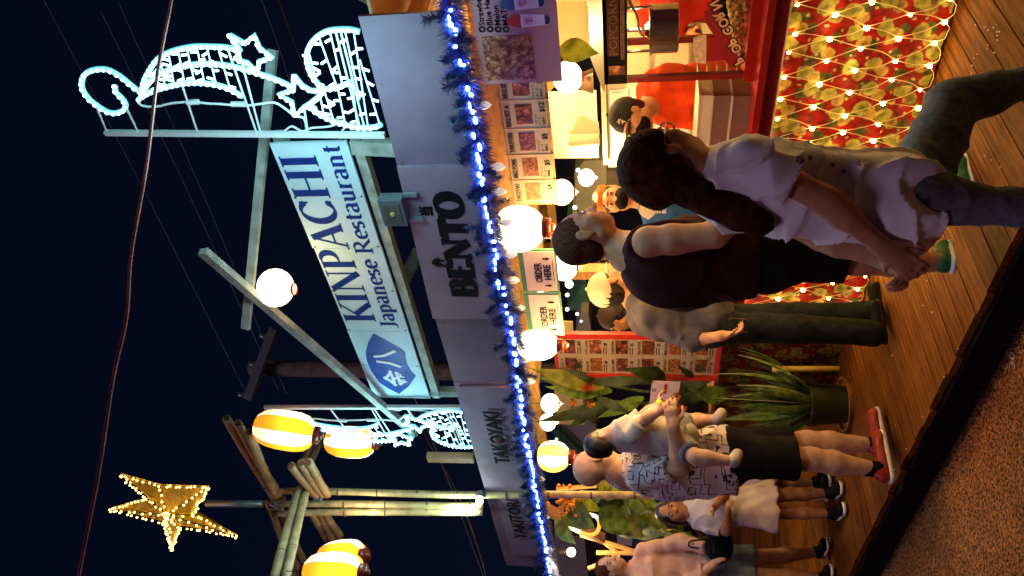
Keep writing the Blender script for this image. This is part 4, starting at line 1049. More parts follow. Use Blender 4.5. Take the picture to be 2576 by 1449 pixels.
MB().prism([(-.016,0),(.016,0),(.016,ht*.12),(-.016,ht*.12)], bo+V(0,-.001,0), ux, uy, .0005, V(0,-1,0)).build("bottle_label_print", mat("bottle_label",(.03,.12,.25)), dc)
MB().prism([(wd*.60,ht*.45),(wd*.92,ht*.45),(wd*.92,ht*.56),(wd*.60,ht*.56)], o_+V(0,-.0018,0), ux, uy, .001, V(0,-1,0)).build("red_can_print", mat("can_red",(.42,.04,.04)), dc)

# ================================================================== plants
def leaf(g, base, tip, w, sag=.0, nrm=None, seg=8, rib=None, fold=.25):
    base = Vector(base); tip = Vector(tip); d = tip-base; L = d.length; dn = d.normalized()
    nrm = nrm or -FH; side = dn.cross(nrm).normalized(); nn = side.cross(dn)
    vs = []; fs = []
    for i in range(seg+1):
        t = i/seg; ww = w*(math.sin(math.pi*min(1, t*1.02+.02)**.75))*.5 + .0005
        c = base + d*t + nn*(math.sin(math.pi*t)*L*.10) - V(0,0,sag*L*t*t)
        vs += [c - side*ww + nn*(-fold*ww), c, c + side*ww + nn*(-fold*ww)]
    for i in range(seg):
        a = i*3; fs += [(a,a+1,a+4,a+3),(a+1,a+2,a+5,a+4)]
    g.add(vs, fs)
    if rib is not None: rib.tube([vs[i*3+1] + nn*.0012 for i in range(seg+1)], .0018, 4)
def plant_leaf(parent, base, tip, w, m=m_leaf, sag=0., nrm=None, fold=.25, name="leaf"):
    g = MB(); leaf(g, base, tip, w, sag, nrm, fold=fold); return g.build(name, m, parent, smooth=True)
hel = thing("heliconia_bouquet", "tall spray of heliconia leaves with red and orange blooms left of the red menu board", "flowers", PY(1760, 990, 3.40))
YH = 3.32
hb = PY(1800, 1000, YH)
random.seed(14)
MB().tube([PY(1850,1000,3.45), PY(1620,985,YH), PY(1400,950,YH)], .010, 6).build("stem", m_leafdk, hel)
for (bx,by),(tx,ty),w,m_ in (((1520,975),(1330,925),.13,m_leafy),((1540,985),(1345,948),.12,m_leaf),((1510,990),(1370,972),.11,m_leaf),((1560,1010),(1345,1062),.10,m_leafdk),
        ((1470,950),(1650,958),.10,m_leafdk),((1540,960),(1400,925),.11,m_leafdk),((1500,1000),(1590,1040),.07,m_leafdk),((1620,1000),(1500,1052),.10,m_leaf),((1640,1060),(1545,1085),.10,m_leafdk),
        ((1700,950),(1560,925),.12,m_leafdk),((1660,975),(1790,960),.14,m_leafdk),((1650,1010),(1780,1000),.16,m_leafdk),((1700,1040),(1600,1010),.10,m_leafdk),((1745,950),(1700,915),.05,m_leafdk),((1745,935),(1772,905),.05,m_leafdk),
        ((1830,1000),(1725,975),.14,m_leaf),((1800,1040),(1700,1085),.08,m_leafdk),((1480,1040),(1430,1075),.07,m_leafdk),((1460,930),(1450,905),.06,m_leafdk)):
    plant_leaf(hel, PY(bx,by,YH+random.uniform(-.06,.10)), PY(tx,ty,YH+random.uniform(-.16,.02)), w, m_)
def bloom(px, py, r, m, n=46, parent=hel):
    c = PY(px, py, YH-.12); g = MB(); random.seed(px)
    for i in range(n):
        th = random.random()*6.28; ph = math.acos(random.uniform(-1,1)); d = V(math.sin(ph)*math.cos(th), math.sin(ph)*math.sin(th), math.cos(ph))
        s_ = frame(d)[0]*r*.22; g.add([c-s_, c+s_, c+d*r*random.uniform(.8,1.15)+s_*.4, c+d*r*random.uniform(.8,1.1)-s_*.4], [(0,1,2,3)])
    return g.build("bloom", m, parent)
bloom(1479,974,.052,m_flower); bloom(1484,1018,.036,m_flowero); bloom(1444,1014,.036,m_flowero); bloom(1700,998,.038,m_flowero); bloom(1712,1026,.046,m_flower)

pot = thing("potted_plant", "dark green bucket of long striped blade leaves standing on the deck below the heliconia", "plant", (-4.62, 3.22, DECK))
pc = V(-4.62, 3.22, DECK)
MB().lathe([(.10,0),(.125,.01),(.150,.24),(.158,.25),(.158,.262),(.140,.262),(.135,.22)], pc, Z3, 22, cap=False).build("bucket", m_pot, pot, smooth=True)
MB().lathe([(.136,.20),(.0,.215)], pc, Z3, 16, cap=False).build("soil", m_black, pot)
MB().lathe([(.175,0),(.19,.03),(.175,.03),(.165,.006)], pc-V(0,0,-.001), Z3, 22).build("saucer", m_brownwood, pot)
random.seed(33)
for i in range(62):
    th = random.random()*6.28; ln = random.uniform(.28,.74); sp_ = random.uniform(.10,.75)
    b_ = pc + V(math.cos(th)*.07, math.sin(th)*.07, .21); tp_ = b_ + V(math.cos(th)*sp_*ln*1.1, math.sin(th)*sp_*ln*.7-.05, ln)
    g = MB(); rb = MB(); leaf(g, b_, tp_, .046, sag=random.uniform(.05,.45)*sp_, nrm=V(math.cos(th),math.sin(th),.2).normalized(), rib=rb if i % 2 else None, fold=.5)
    o = g.build("blade_leaf", m_leaf if i % 3 else m_leafdk, pot, smooth=True)
    if rb.v: rb.build("pale_stripe", m_edgeleaf, o)
MB().tube([PY(1943,928,3.30), PY(2111,928,3.30)], .020, 8).build("bamboo_stake", mat("yellow_bamboo",(.38,.25,.05),rough=.5), label="short yellow bamboo stake standing behind the dark green bucket", cat="stake", smooth=True)

# pothos by the left end
pt = thing("pothos_plant", "big glossy pothos leaves climbing the post left of the bald man", "plant", PH(1750, 1275, 6.9))
random.seed(41)
for (bx,by),(tx,ty),w in (((1500,1215),(1570,1245),.20),((1510,1190),(1590,1225),.24),((1530,1250),(1480,1235),.16),((1560,1290),(1500,1230),.18),((1580,1260),(1680,1330),.26),((1600,1230),(1690,1260),.24),
        ((1530,1290),(1650,1350),.25),((1560,1240),(1640,1290),.22),((1570,1310),(1680,1345),.2),((1620,1215),(1690,1290),.2),((1510,1280),(1590,1350),.22),((1660,1330),(1740,1360),.16),((1680,1340),(1790,1372),.12),((1450,1240),(1520,1290),.14)):
    plant_leaf(pt, PH(bx,by,6.6+random.uniform(-.1,.3)), PH(tx,ty,6.4+random.uniform(-.2,.2)), w*1.05, m_leafy if random.random()<.6 else m_leaf)
MB().tube([PH(1900,1290,6.8), PH(1500,1240,6.8)], .02, 6).build("vine_stem", m_leafdk, pt)
c_ = PH(1420,1262,6.2); g = MB(); random.seed(6)
orf = thing("orange_flowers", "bunch of bright orange blossoms over curled leaves just under the garland's left part", "flowers", c_)
for i in range(70):
    g.ball(c_+V(random.gauss(0,.055),random.gauss(0,.05),random.gauss(0,.05)), random.uniform(.010,.020), 5, 4)
g.build("blossoms", m_flowero, orf)
for (bx,by),(tx,ty),w in (((1425,1265),(1490,1300),.16),((1430,1280),(1475,1335),.16),((1440,1290),(1500,1330),.15),((1400,1320),(1450,1370),.12),((1420,1300),(1400,1350),.12)):
    plant_leaf(orf, PH(bx,by,6.25), PH(tx,ty,6.15), w, m_leaf)
lg2 = thing("corner_plant", "small plants in the corner behind the girls at the left end of the deck", "plant", PH(1800,1370,6.9))
for i in range(22):
    x_ = random.uniform(1700,1830); y_ = random.uniform(1335,1400); plant_leaf(lg2, PH(x_,y_,6.9), PH(x_-random.uniform(20,60),y_+random.uniform(-40,40),6.8), .06, m_leaf)

# ================================================================== inside the stall: back wall, cabinet, towels
wb = thing("display_board", "plain white board standing on edge behind the price sheets inside the stall", "board", PY(1500, 314, 5.2))
def rect(parent, name, m, xa, ya, xb, yb, Y, t=.02):
    a = PY(xa, (ya+yb)/2, Y); b = PY(xb, (ya+yb)/2, Y); l = PY((xa+xb)/2, yb, Y); r = PY((xa+xb)/2, ya, Y)
    return MB().box((l.x, Y, b.z), (r.x, Y+t, a.z)).build(name, m, parent)
rect(wb, "board", m_whitebrd, 1378, 234, 1503, 398, 4.9, .03)
g = MB()
for x, y in ((1383,245),(1383,390),(1495,245),(1495,390)): g.lathe([(.006,0),(.006,.003)], PY(x,y,4.898), V(0,-1,0), 6)
g.build("screws", m_silver, wb)
cab = thing("white_cabinet", "white-painted shelf cabinet with framed panels along the back of the stall", "cabinet", PY(1700, 200, 5.0))
rect(cab, "carcass", m_whitebrd, 1522, -160, 1845, 417, 5.06, .35)
for (xa,ya,xb,yb) in ((1535,226,1580,404),(1588,226,1640,404),(1650,226,1740,404),(1535,20,1640,205),(1650,20,1740,205)):
    rect(cab, "door_frame", m_white, xa, ya, xb, yb, 5.035, .024)
    rect(cab, "door_panel", m_whitebrd, xa+6, ya+8, xb-6, yb-8, 5.028, .006)
rect(cab, "top_shelf", m_foam, 1508, -160, 1521, 415, 4.95, .42)
pr = thing("paper_towel", "roll of paper towel with its end hanging, in front of the white board", "paper towel", PY(1508, 345, 4.7))
c0_ = PY(1508, 345, 4.75)
MB().lathe([(.06,0),(.062,.004),(.062,.225),(.06,.23)], c0_, Z3, 20).build("roll", m_paper, pr, smooth=True)
MB().lathe([(.02,-.002),(.02,.232)], c0_, Z3, 12).build("core", m_kraft, pr)
MB().prism([(0,0),(.10,0),(.17,.11),(.15,.15),(.05,.19),(0,.22)], c0_+V(.05,-.03,0), X3, Z3, .003, V(0,-1,0)).build("loose_end", m_paper, pr)
wall = thing("back_wall", "warm plywood partition behind the popcorn machine and cabinet", "wall", (-2, 5.5, DECK))
for i in range(14):
    x = -3.05 + i*.245
    MB().box((x, 5.5, DECK+.002), (x+.240, 5.53, 1.05)).build("wall_board", [m_yellowwood, m_whitebrd, m_yellowwood][i % 3], wall)
bag = thing("brown_bag", "dark brown bag hanging by its strap near the popcorn machine's grey roof", "bag", PY(1492, 215, 4.3))
c1_ = PY(1492, 212, 4.3)
MB().add([c1_+V(-.07,0,0),c1_+V(.08,0,0),c1_+V(.02,0,.17),c1_+V(-.0,0,.175),c1_+V(-.06,.06,0),c1_+V(.08,.06,0),c1_+V(.02,.05,.16),c1_+V(0,.05,.165)],
   [(0,1,2,3),(7,6,5,4),(0,4,5,1),(1,5,6,2),(2,6,7,3),(3,7,4,0)]).build("body", mat("brown_cloth",(.06,.03,.015),var=.3), bag)
MB().tube(smooth([c1_+V(.01,.02,.17), c1_+V(.05,.02,.22), c1_+V(.07,.02,.15)],4), .004, 5).build("strap", m_black, bag)
pk = thing("snack_bag", "pale yellow printed plastic bag hanging behind the shaved ice board", "bag", PY(1480, 60, 4.2))
c2_ = PY(1478, 60, 4.2)
MB().prism([(-.12,0),(.14,0),(.15,.16),(.10,.2),(-.02,.17),(-.11,.20)], c2_, X3, Z3, .03, V(0,-1,0)).build("body", m_paper, pk)
lf = thing("hanging_leaf", "single big green leaf drooping below the popcorn photo board", "leaf", PY(1420, 125, 3.15))
plant_leaf(lf, PY(1405,122,3.2), PY(1508,135,3.15), .115, m_leafy)
# wall of tarps and dark screens closing the view
bk = thing("dark_screen", "dark tarpaulin screen closing the back of the deck behind the tents", "screen", (-8, 9.3, DECK))
for i in range(18):
    x = -27 + i*1.62
    MB().box((x, 9.3, DECK-.10), (x+1.612, 9.34, 1.35)).build("tarp_panel", m_tarpdk, bk)
def tarp(label, pix, Y, m, dep=.5, cat="canopy"):
    P = [PY(x,y,Y) for x,y in pix]; c = P[0]
    return MB().prism([(p.x-c.x, p.z-c.z) for p in P], c, X3, Z3, dep, V(0,-1,0)).build("canopy", m, label=label, cat=cat, group="tent canopies behind the stall")
tarp("grey tent roof behind the small round lantern and the vendors", [(1440,552),(1446,430),(1470,405),(1560,400),(1560,520),(1520,545),(1490,560)], 6.9, m_tarpgy)
tarp("green valance of the tent above the man in the dark sleeveless shirt", [(1425,560),(1500,545),(1528,505),(1538,520),(1510,575),(1470,600)], 6.8, m_tarpg)
tarp("pale grey tent corner right of the white cap", [(1450,620),(1475,615),(1535,690),(1500,705),(1470,670)], 6.8, m_tarpgy)
tarp("green tent flap between the second ORDER HERE card and the white cap", [(1425,780),(1450,742),(1474,705),(1482,782)], 6.8, m_tarpg)
tarp("whitish tent peak under the left ORDER HERE card", [(1448,835),(1462,788),(1480,790),(1488,838)], 6.6, m_tarpgy)
tarp("grey tent side above the toddler's head", [(1470,1052),(1500,1070),(1505,1120),(1440,1130),(1380,1080),(1400,1060)], 7.4, m_tarpgy)
tarp("green slanting valance left of the yellow poster", [(1380,1075),(1400,1078),(1492,1165),(1470,1190)], 7.3, m_tarpg)
tarp("brownish grey screen behind the blue-shirted vendor", [(1525,430),(1585,430),(1585,520),(1525,520)], 6.5, mat("grey_brown_screen",(.16,.12,.10)))
tarp("pale curtain at the far left, behind the lit bulb", [(1395,1345),(1470,1350),(1480,1460),(1400,1460)], 8.2, m_tarpgy)
tarp("dark board behind the little snowman lamp", [(1480,1330),(1552,1330),(1552,1400),(1500,1400)], 8.0, mat("olive_dark_board",(.05,.045,.03)))
tarp("brown screen between the pothos and the pink blouse", [(1600,1350),(1700,1330),(1760,1400),(1600,1400)], 7.9, mat("brown_screen",(.17,.10,.07)))
bn = thing("banner", "hanging cloth banner in white, slate and red beside the pothos leaves", "banner", PY(1590,1350,6.7))
rect(bn, "white_band", m_whitebrd, 1552, 1330, 1590, 1372, 6.7, .02); rect(bn, "slate_band", mat("slate",(.07,.11,.13)), 1591, 1336, 1618, 1375, 6.7, .02); rect(bn, "red_band", mat("dull_red",(.30,.05,.04)), 1619, 1338, 1645, 1372, 6.7, .02)
ps = thing("yellow_poster", "yellow paper poster with drawn rings hanging left of the heliconia leaves", "poster", PY(1468, 1030, 4.9))
rect(ps, "paper", mat("yellow_paper",(.62,.50,.22)), 1400, 985, 1468, 1068, 5.0, .004)
for k in range(5):
    c = PY(1440,1045-k*10,4.993); MB().lathe([(.022,0),(.022,.002)], c, V(0,-1,0), 8).build("drawn_ring", m_paper if k%2 else m_brownwood, ps)
cbg = thing("small_poster", "small paper notice under the left ORDER HERE card", "notice", PY(1440,825,5.0))
rect(cbg, "paper", m_paper, 1408, 808, 1442, 842, 5.0, .004)
# small things at the far left
nh = thing("light_hoop", "glowing orange and white curved tube light hanging in the leaves at the left", "lamp", PH(1500,1320,6.6))
pp_ = smooth([PH(x,y,6.6) for x,y in ((1410,1308),(1440,1330),(1478,1345),(1500,1340),(1508,1320),(1500,1300),(1470,1292))],6)
k_ = len(pp_)//4
for a_, b_, m_ in ((0,k_,"w"),(k_,2*k_,"o"),(2*k_,3*k_,"o"),(3*k_,len(pp_)-1,"w")):
    MB().tube(pp_[a_:b_+1], .016, 8).build("tube_segment", mat("hoop_white",(.9,.8,.7),emit=(1,.78,.5),es=2.2) if m_=="w" else mat("hoop_orange",(.9,.4,.1),emit=(1,.35,.05),es=1.5), nh, smooth=True)
sn = thing("snowman_lamp", "little glowing white snowman lamp left of the pothos leaves", "lamp", PH(1545,1310,6.7))
m_sn = mat("snow_glow",(.95,.95,.9),emit=(1,.93,.75),es=3.0)
MB().ball(PH(1536,1315,6.7), (.055,.05,.05), 10, 7).build("lower_ball", m_sn, sn, smooth=True)
MB().ball(PH(1520,1306,6.7), (.035,.035,.035), 10, 7).build("head", m_sn, sn, smooth=True)
MB().tube([PH(1508,1303,6.68),PH(1500,1303,6.68)], .02, 8).build("hat", m_black, sn)
lb = thing("light_bulb", "single bright bare bulb above the woman in the pink blouse", "lamp", PH(1437,1389,7.0))
MB().ball(PH(1437,1389,7.0), .040, 10, 8).build("glass", m_bulbon, lb, smooth=True)
MB().tube([PH(1425,1389,7.0),PH(1405,1389,7.0)], .018, 8).build("socket", m_black, lb)
bulb_light("bulb_glow", PH(1445,1389,6.85), 30, (1,.72,.38), .05, lb)
fe = thing("wood_trellis", "rough wooden trellis poles behind the pink-bloused woman at the left end", "trellis", PH(1700,1390,7.2))
for a_, b_ in (((1440,1300),(1560,1395)),((1460,1345),(1600,1388)),((1500,1390),(1640,1392)),((1480,1430),(1560,1400)),((1400,1230),(1500,1222)),((1590,1340),(1700,1336))):
    MB().tube([PH(*a_,7.1),PH(*b_,7.1)], .022, 6).build("pole", m_yellowwood, fe)
# small clear bulbs strung further inside
sbg = thing("inner_bulb_string", "string of small white bulbs strung across the inside between the round lanterns", "string lights", PY(1450,600,5.5))
sbm = unit_mesh(MB().ball((0,0,0), 1, 8, 6), "small_bulb", mat("small_lit_bulb",(.9,.95,1),emit=(.85,.95,1),es=2.5), True)
for x,y,s_ in ((1454,428,.022),(1458,445,.02),(1446,522,.024),(1428,700,.03),(1432,715,.05),(1427,742,.025),(1427,778,.025),(1452,790,.022),(1462,808,.016),(1413,1118,.022),(1422,1155,.022),(1437,1033,.028),(1400,1105,.022)):
    inst("small_bulb", sbm, PY(x,y,6.2), sbg, scale=s_)
MB().tube(smooth([PY(x,y,6.21) for x,y in ((1440,400),(1446,522),(1420,640),(1425,742),(1427,800),(1410,1000),(1413,1118),(1422,1160),(1390,1230))],5), .004, 4).build("cord", m_black, sbg)
# warm lamps that light the inside of the stall (bare bulbs under the roof)
for k, (x, y) in enumerate(((-1.2,4.6),(-2.6,4.5),(-4.0,5.4),(-5.6,5.2))):
    t = thing("ceiling_lamp", ["bare warm lamp under the rafters above the popcorn machine","bare warm lamp under the rafters above the cap-wearing vendor","bare warm lamp under the rafters behind the ORDER HERE cards","bare warm lamp under the rafters by the bald man's end"][k], "lamp", V(x,y,.93), "bare lamps under the stall roof")
    MB().ball((x,y,.90), .035, 10, 7).build("glass", m_bulbon, t, smooth=True)
    MB().tube([(x,y,.93),(x,y,.985)], .016, 8).build("socket", m_black, t)
    bulb_light("lamp_glow", (x,y,.83), (125,115,55,26)[k], (1,.66,.24), .06, t)
# ================================================================== people: one smooth skin grown over posed bones
class SDF:
    def __init__(s, lo, hi, h):
        s.h = h; s.lo = np.array(lo, np.float32); n = np.ceil((np.array(hi) - s.lo)/h).astype(int) + 1
        s.n = n; s.ax = [s.lo[i] + h*np.arange(n[i], dtype=np.float32) for i in range(3)]
        s.d = np.full(tuple(n), 0.2, np.float32)
    def region(s, lo, hi):
        a = np.maximum(0, np.floor((np.array(lo)-s.lo)/s.h).astype(int)); b = np.minimum(s.n, np.ceil((np.array(hi)-s.lo)/s.h).astype(int)+1)
        if (b <= a).any(): return None
        sl = tuple(slice(a[i], b[i]) for i in range(3))
        X, Y, Z = np.meshgrid(s.ax[0][sl[0]], s.ax[1][sl[1]], s.ax[2][sl[2]], indexing='ij', sparse=True)
        return sl, X, Y, Z
    def put(s, sl, d, k, op):
        a = s.d[sl]
        if op == 'add':
            hh = np.clip(.5 + .5*(a-d)/k, 0, 1); s.d[sl] = a*(1-hh) + d*hh - k*hh*(1-hh)
        elif op == 'sub':
            hh = np.clip(.5 - .5*(a+d)/k, 0, 1); s.d[sl] = a*(1-hh) - d*hh + k*hh*(1-hh)
def vec(p): return np.array([p[0], p[1], p[2]], np.float32)
def cone(a, b, ra, rb, k=.02, op='add', cut=None, flat=None):
    """tapered round limb; cut=(point, dir) keeps only the side behind dir; flat=(axis, f) squashes along an axis"""
    return ('cone', vec(a), vec(b), ra, rb, k, op, cut, flat)
def ell(c, r, ax=None, k=.02, op='add', cut=None):
    return ('ell', vec(c), np.array(r, np.float32), ax, k, op, cut)
def evaluate(prims, h, disp=None, name="body"):
    los, his = [], []
    for p in prims:
        if p[0] == 'cone':
            R = max(p[3], p[4]) + p[5]; los.append(np.minimum(p[1], p[2]) - R); his.append(np.maximum(p[1], p[2]) + R)
        else: R = float(p[2].max()) + p[4]; los.append(p[1]-R); his.append(p[1]+R)
    S = SDF(np.min(los, 0)-3*h, np.max(his, 0)+3*h, h)
    for p, lo, hi in zip(prims, los, his):
        k = p[5] if p[0] == 'cone' else p[4]
        rg = S.region(lo - h*2, hi + h*2)
        if rg is None: continue
        sl, X, Y, Z = rg
        if p[0] == 'cone':
            a, b, ra, rb = p[1:5]; ab = b-a; L2 = float(ab @ ab) + 1e-9
            t = np.clip(((X-a[0])*ab[0] + (Y-a[1])*ab[1] + (Z-a[2])*ab[2])/L2, 0, 1)
            dx, dy, dz = X-a[0]-t*ab[0], Y-a[1]-t*ab[1], Z-a[2]-t*ab[2]
            if p[8] is not None:
                ax_, f_ = p[8]; q = dx*ax_[0]+dy*ax_[1]+dz*ax_[2]; m_ = q*(1/f_-1)
                dx, dy, dz = dx+m_*ax_[0], dy+m_*ax_[1], dz+m_*ax_[2]
            d = np.sqrt(dx*dx+dy*dy+dz*dz) - (ra + (rb-ra)*t); op, cut = p[6], p[7]
        else:
            c, r, ax_ = p[1], p[2], p[3]; dx, dy, dz = X-c[0], Y-c[1], Z-c[2]
            if ax_ is not None: dx, dy, dz = [dx*v[0]+dy*v[1]+dz*v[2] for v in ax_]
            q = np.sqrt((dx/r[0])**2+(dy/r[1])**2+(dz/r[2])**2); g_ = np.sqrt((dx/r[0]**2)**2+(dy/r[1]**2)**2+(dz/r[2]**2)**2) + 1e-6
            d = q*(q-1)/g_; op, cut = p[5], p[6]
        if cut is not None:
            for cp, cd in (cut if isinstance(cut, list) else [cut]):
                cd = vec(cd); cd = cd/np.linalg.norm(cd)
                d = np.maximum(d, (X-cp[0])*cd[0] + (Y-cp[1])*cd[1] + (Z-cp[2])*cd[2])
        S.put(sl, d.astype(np.float32), k, op)
    if disp is not None:
        X, Y, Z = np.meshgrid(*S.ax, indexing='ij', sparse=True); S.d = S.d + disp(X, Y, Z).astype(np.float32)
    return S
def surface(S):
    d = S.d; neg = d < 0; nx, ny, nz = d.shape
    c = [neg[i:nx-1+i, j:ny-1+j, k:nz-1+k] for i in (0,1) for j in (0,1) for k in (0,1)]
    sm = sum(x.astype(np.int8) for x in c); act = (sm > 0) & (sm < 8)
    idx = np.full(act.shape, -1, np.int64); I, J, K = np.nonzero(act); n = len(I); idx[act] = np.arange(n)
    acc = np.zeros((n, 3), np.float32); cnt = np.zeros((n, 1), np.float32)
    cor = [(i, j, k) for i in (0,1) for j in (0,1) for k in (0,1)]
    for a in range(8):
        for b in range(a+1, 8):
            ca, cb_ = cor[a], cor[b]
            if sum(abs(ca[q]-cb_[q]) for q in range(3)) != 1: continue
            da = d[I+ca[0], J+ca[1], K+ca[2]]; db = d[I+cb_[0], J+cb_[1], K+cb_[2]]
            m = (da < 0) != (db < 0); t = np.where(m, da/(da-db+1e-12), 0)[:, None]
            p = np.array(ca, np.float32)[None] + t*(np.array(cb_, np.float32)-np.array(ca, np.float32))[None]
            acc += np.where(m[:, None], p, 0); cnt += m[:, None]
    P = (np.stack([I, J, K], 1) + acc/np.maximum(cnt, 1))*S.h + S.lo
    F = []
    for ax in range(3):
        s0 = [slice(None)]*3; s1 = [slice(None)]*3; s0[ax] = slice(0, -1); s1[ax] = slice(1, None)
        A = neg[tuple(s0)]; B = neg[tuple(s1)]; e = A != B
        o1, o2 = [(1,2),(2,0),(0,1)][ax]
        I_, J_, K_ = np.nonzero(e); g = np.stack([I_, J_, K_], 1)
        ok = (g[:, o1] > 0) & (g[:, o2] > 0) & (g[:, o1] < act.shape[o1]) & (g[:, o2] < act.shape[o2]); g = g[ok]
        def at_(a, b): q = g.copy(); q[:, o1] -= a; q[:, o2] -= b; return idx[q[:,0], q[:,1], q[:,2]]
        q = np.stack([at_(1,1), at_(0,1), at_(0,0), at_(1,0)], 1)
        fl = A[g[:,0], g[:,1], g[:,2]]; q[~fl] = q[~fl][:, ::-1]
        F.append(q[(q >= 0).all(1)])
    return P, np.concatenate(F)
def skin(name, prims, h, m, parent, disp=None, label=None, relax=1):
    S = evaluate(prims, h, disp); P, F = surface(S)
    for _ in range(relax):                       # light smoothing takes away grid steps
        A = np.zeros_like(P); C = np.zeros((len(P), 1), np.float32)
        for a, b in ((0,1),(1,2),(2,3),(3,0)):
            np.add.at(A, F[:, a], P[F[:, b]]); np.add.at(C, F[:, a], 1)
        P = P*.45 + (A/np.maximum(C, 1))*.55
    b = BASE[parent.name]; P = P - np.array([b.x, b.y, b.z], np.float32)
    me = bpy.data.meshes.new(name); me.vertices.add(len(P)); me.vertices.foreach_set("co", P.astype(np.float32).ravel())
    me.loops.add(len(F)*4); me.loops.foreach_set("vertex_index", F.astype(np.int32).ravel())
    me.polygons.add(len(F)); me.polygons.foreach_set("loop_start", np.arange(0, len(F)*4, 4, dtype=np.int32)); me.polygons.foreach_set("loop_total", np.full(len(F), 4, np.int32))
    me.polygons.foreach_set("use_smooth", [True]*len(F)); me.materials.append(m); me.update(calc_edges=True); me.validate()
    o = bpy.data.objects.new(name, me); COL.objects.link(o); o.parent = parent; BASE[o.name] = b
    if label: o["label"] = label
    return o
def folds(amp, dirn, freq=60, seed=0):
    """creases that run along dirn"""
    dn = vec(dirn); dn = dn/np.linalg.norm(dn); a, b, _ = frame(Vector(dn.tolist()))
    def f(X, Y, Z):
        A = X*a[0]+Y*a[1]+Z*a[2]; B = X*b[0]+Y*b[1]+Z*b[2]; D = X*dn[0]+Y*dn[1]+Z*dn[2]
        w = np.sin(D*9+seed)*1.3
        return amp*(np.sin(A*freq+w+seed)*np.sin(B*freq*.6+D*13+seed*2) + .6*np.sin(A*freq*1.9+B*freq*.8-D*16+seed*3) + .4*np.sin(D*38+A*21+seed))
    return f
def creases(amp, dirn, freq=26, seed=0):
    """sharp hanging folds of loose cloth"""
    dn = vec(dirn); dn = dn/np.linalg.norm(dn); a, b, _ = frame(Vector(dn.tolist()))
    def f(X, Y, Z):
        A = X*a[0]+Y*a[1]+Z*a[2]; B = X*b[0]+Y*b[1]+Z*b[2]; D = X*dn[0]+Y*dn[1]+Z*dn[2]
        w1 = 1.6*np.sin(D*6.5+A*4+seed) + .9*np.sin(D*15+B*11+seed*2)
        r1 = 1-np.abs(np.sin((A+B*.55)*freq*.5 + w1 + seed)); r2 = 1-np.abs(np.sin((A*.5-B)*freq*.62 + w1*1.3 + D*7 + seed*3))
        m_ = .5+.5*np.sin(D*11+A*7+seed*5)
        return -amp*(r1**2.5*(.4+.6*m_) + r2**3*(1-m_)*.9) + amp*.35 + amp*.25*np.sin(D*42+A*17+B*23)
    return f
def strands(amp, dirn, seed=0):
    dn = vec(dirn); a, b, _ = frame(Vector(dn.tolist()))
    def f(X, Y, Z):
        A = X*a[0]+Y*a[1]+Z*a[2]; B = X*b[0]+Y*b[1]+Z*b[2]; D = X*dn[0]+Y*dn[1]+Z*dn[2]
        return amp*(np.sin(A*330+D*14+seed)+np.sin(B*290-D*17)+.7*np.sin((A+B)*520+D*25))
    return f

def skin_mat(name, col):
    m = mat(name, col, rough=.6, var=.16, scale=30, bump=.12, bscale=260, spec=.18)
    b = m.node_tree.nodes["Principled BSDF"]; b.inputs["Subsurface Weight"].default_value = .08; b.inputs["Subsurface Scale"].default_value = .01
    return m
sk_tan = skin_mat("tan_skin", (.50,.25,.13)); sk_fair = skin_mat("fair_skin", (.56,.33,.21)); sk_brown = skin_mat("brown_skin", (.34,.165,.09))
m_hair = mat("dark_brown_hair", (.065,.022,.011), rough=.75, var=.6, scale=40, spec=.06)
m_hairb = mat("black_hair", (.012,.009,.008), rough=.45, var=.5, scale=40)
m_eye = mat("eye_white", (.42,.38,.34), rough=.3); m_iris = mat("dark_iris", (.02,.012,.01), rough=.1)
def cloth(name, col, **k): return mat(name, col, rough=k.pop('rough', .95), var=k.pop('var', .08), spec=k.pop('spec', .08), scale=k.pop('scale', 25), bump=k.pop('bump', .25), bscale=k.pop('bscale', 400), **k)

def axes(f, u):
    u = Vector(u).normalized(); f = Vector(f); f = (f - u*f.dot(u)).normalized(); r = f.cross(u)
    return r, f, u
def head_prims(c, f, u, s, female=False):
    """c skull centre, s head height"""
    r, f, u = axes(f, u); A = [vec(r), vec(f), vec(u)]
    def L(x, y, z): return c + r*(x*s) + f*(y*s) + u*(z*s)
    P = [ell(L(0,-.07,.13), (.335*s,.425*s,.375*s), A, .02),
         ell(L(0,.12,-.12), (.285*s,.295*s,.37*s), A, .03),
         ell(L(0,.25,-.38), (.13*s,.12*s,.10*s), A, .03),
         cone(L(-.20,.02,-.30), L(.20,.02,-.30), .12*s, .12*s, .03),
         cone(L(-.19,.26,-.10), L(-.17,.24,-.2), .085*s, .07*s, .03), cone(L(.19,.26,-.10), L(.17,.24,-.2), .085*s, .07*s, .03),
         cone(L(-.15,.33,.10), L(.15,.33,.10), .055*s, .055*s, .02),
         ell(L(-.145,.445,.025), (.085*s,.06*s,.055*s), A, .018, 'sub'), ell(L(.145,.445,.025), (.085*s,.06*s,.055*s), A, .018, 'sub'),
         cone(L(0,.37,.05), L(0,.475,-.125), .030*s, .046*s, .012), ell(L(-.055,.42,-.135), (.035*s,.04*s,.03*s), A, .008), ell(L(.055,.42,-.135), (.035*s,.04*s,.03*s), A, .008),
         ell(L(0,.385,-.235), (.12*s,.050*s,.026*s), A, .006), ell(L(0,.385,-.285), (.105*s,.052*s,.032*s), A, .006),
         cone(L(-.12,.455,-.258), L(.12,.455,-.258), .010*s, .010*s, .004, 'sub')]
    for q in (-1, 1):
        P += [ell(L(.345*q,-.02,-.02), (.035*s,.085*s,.135*s), A, .008), ell(L(.375*q,.0,-.01), (.022*s,.045*s,.08*s), A, .006, 'sub'), ell(L(.335*q,.02,-.13), (.03*s,.045*s,.05*s), A, .006)]
    return P, L, A
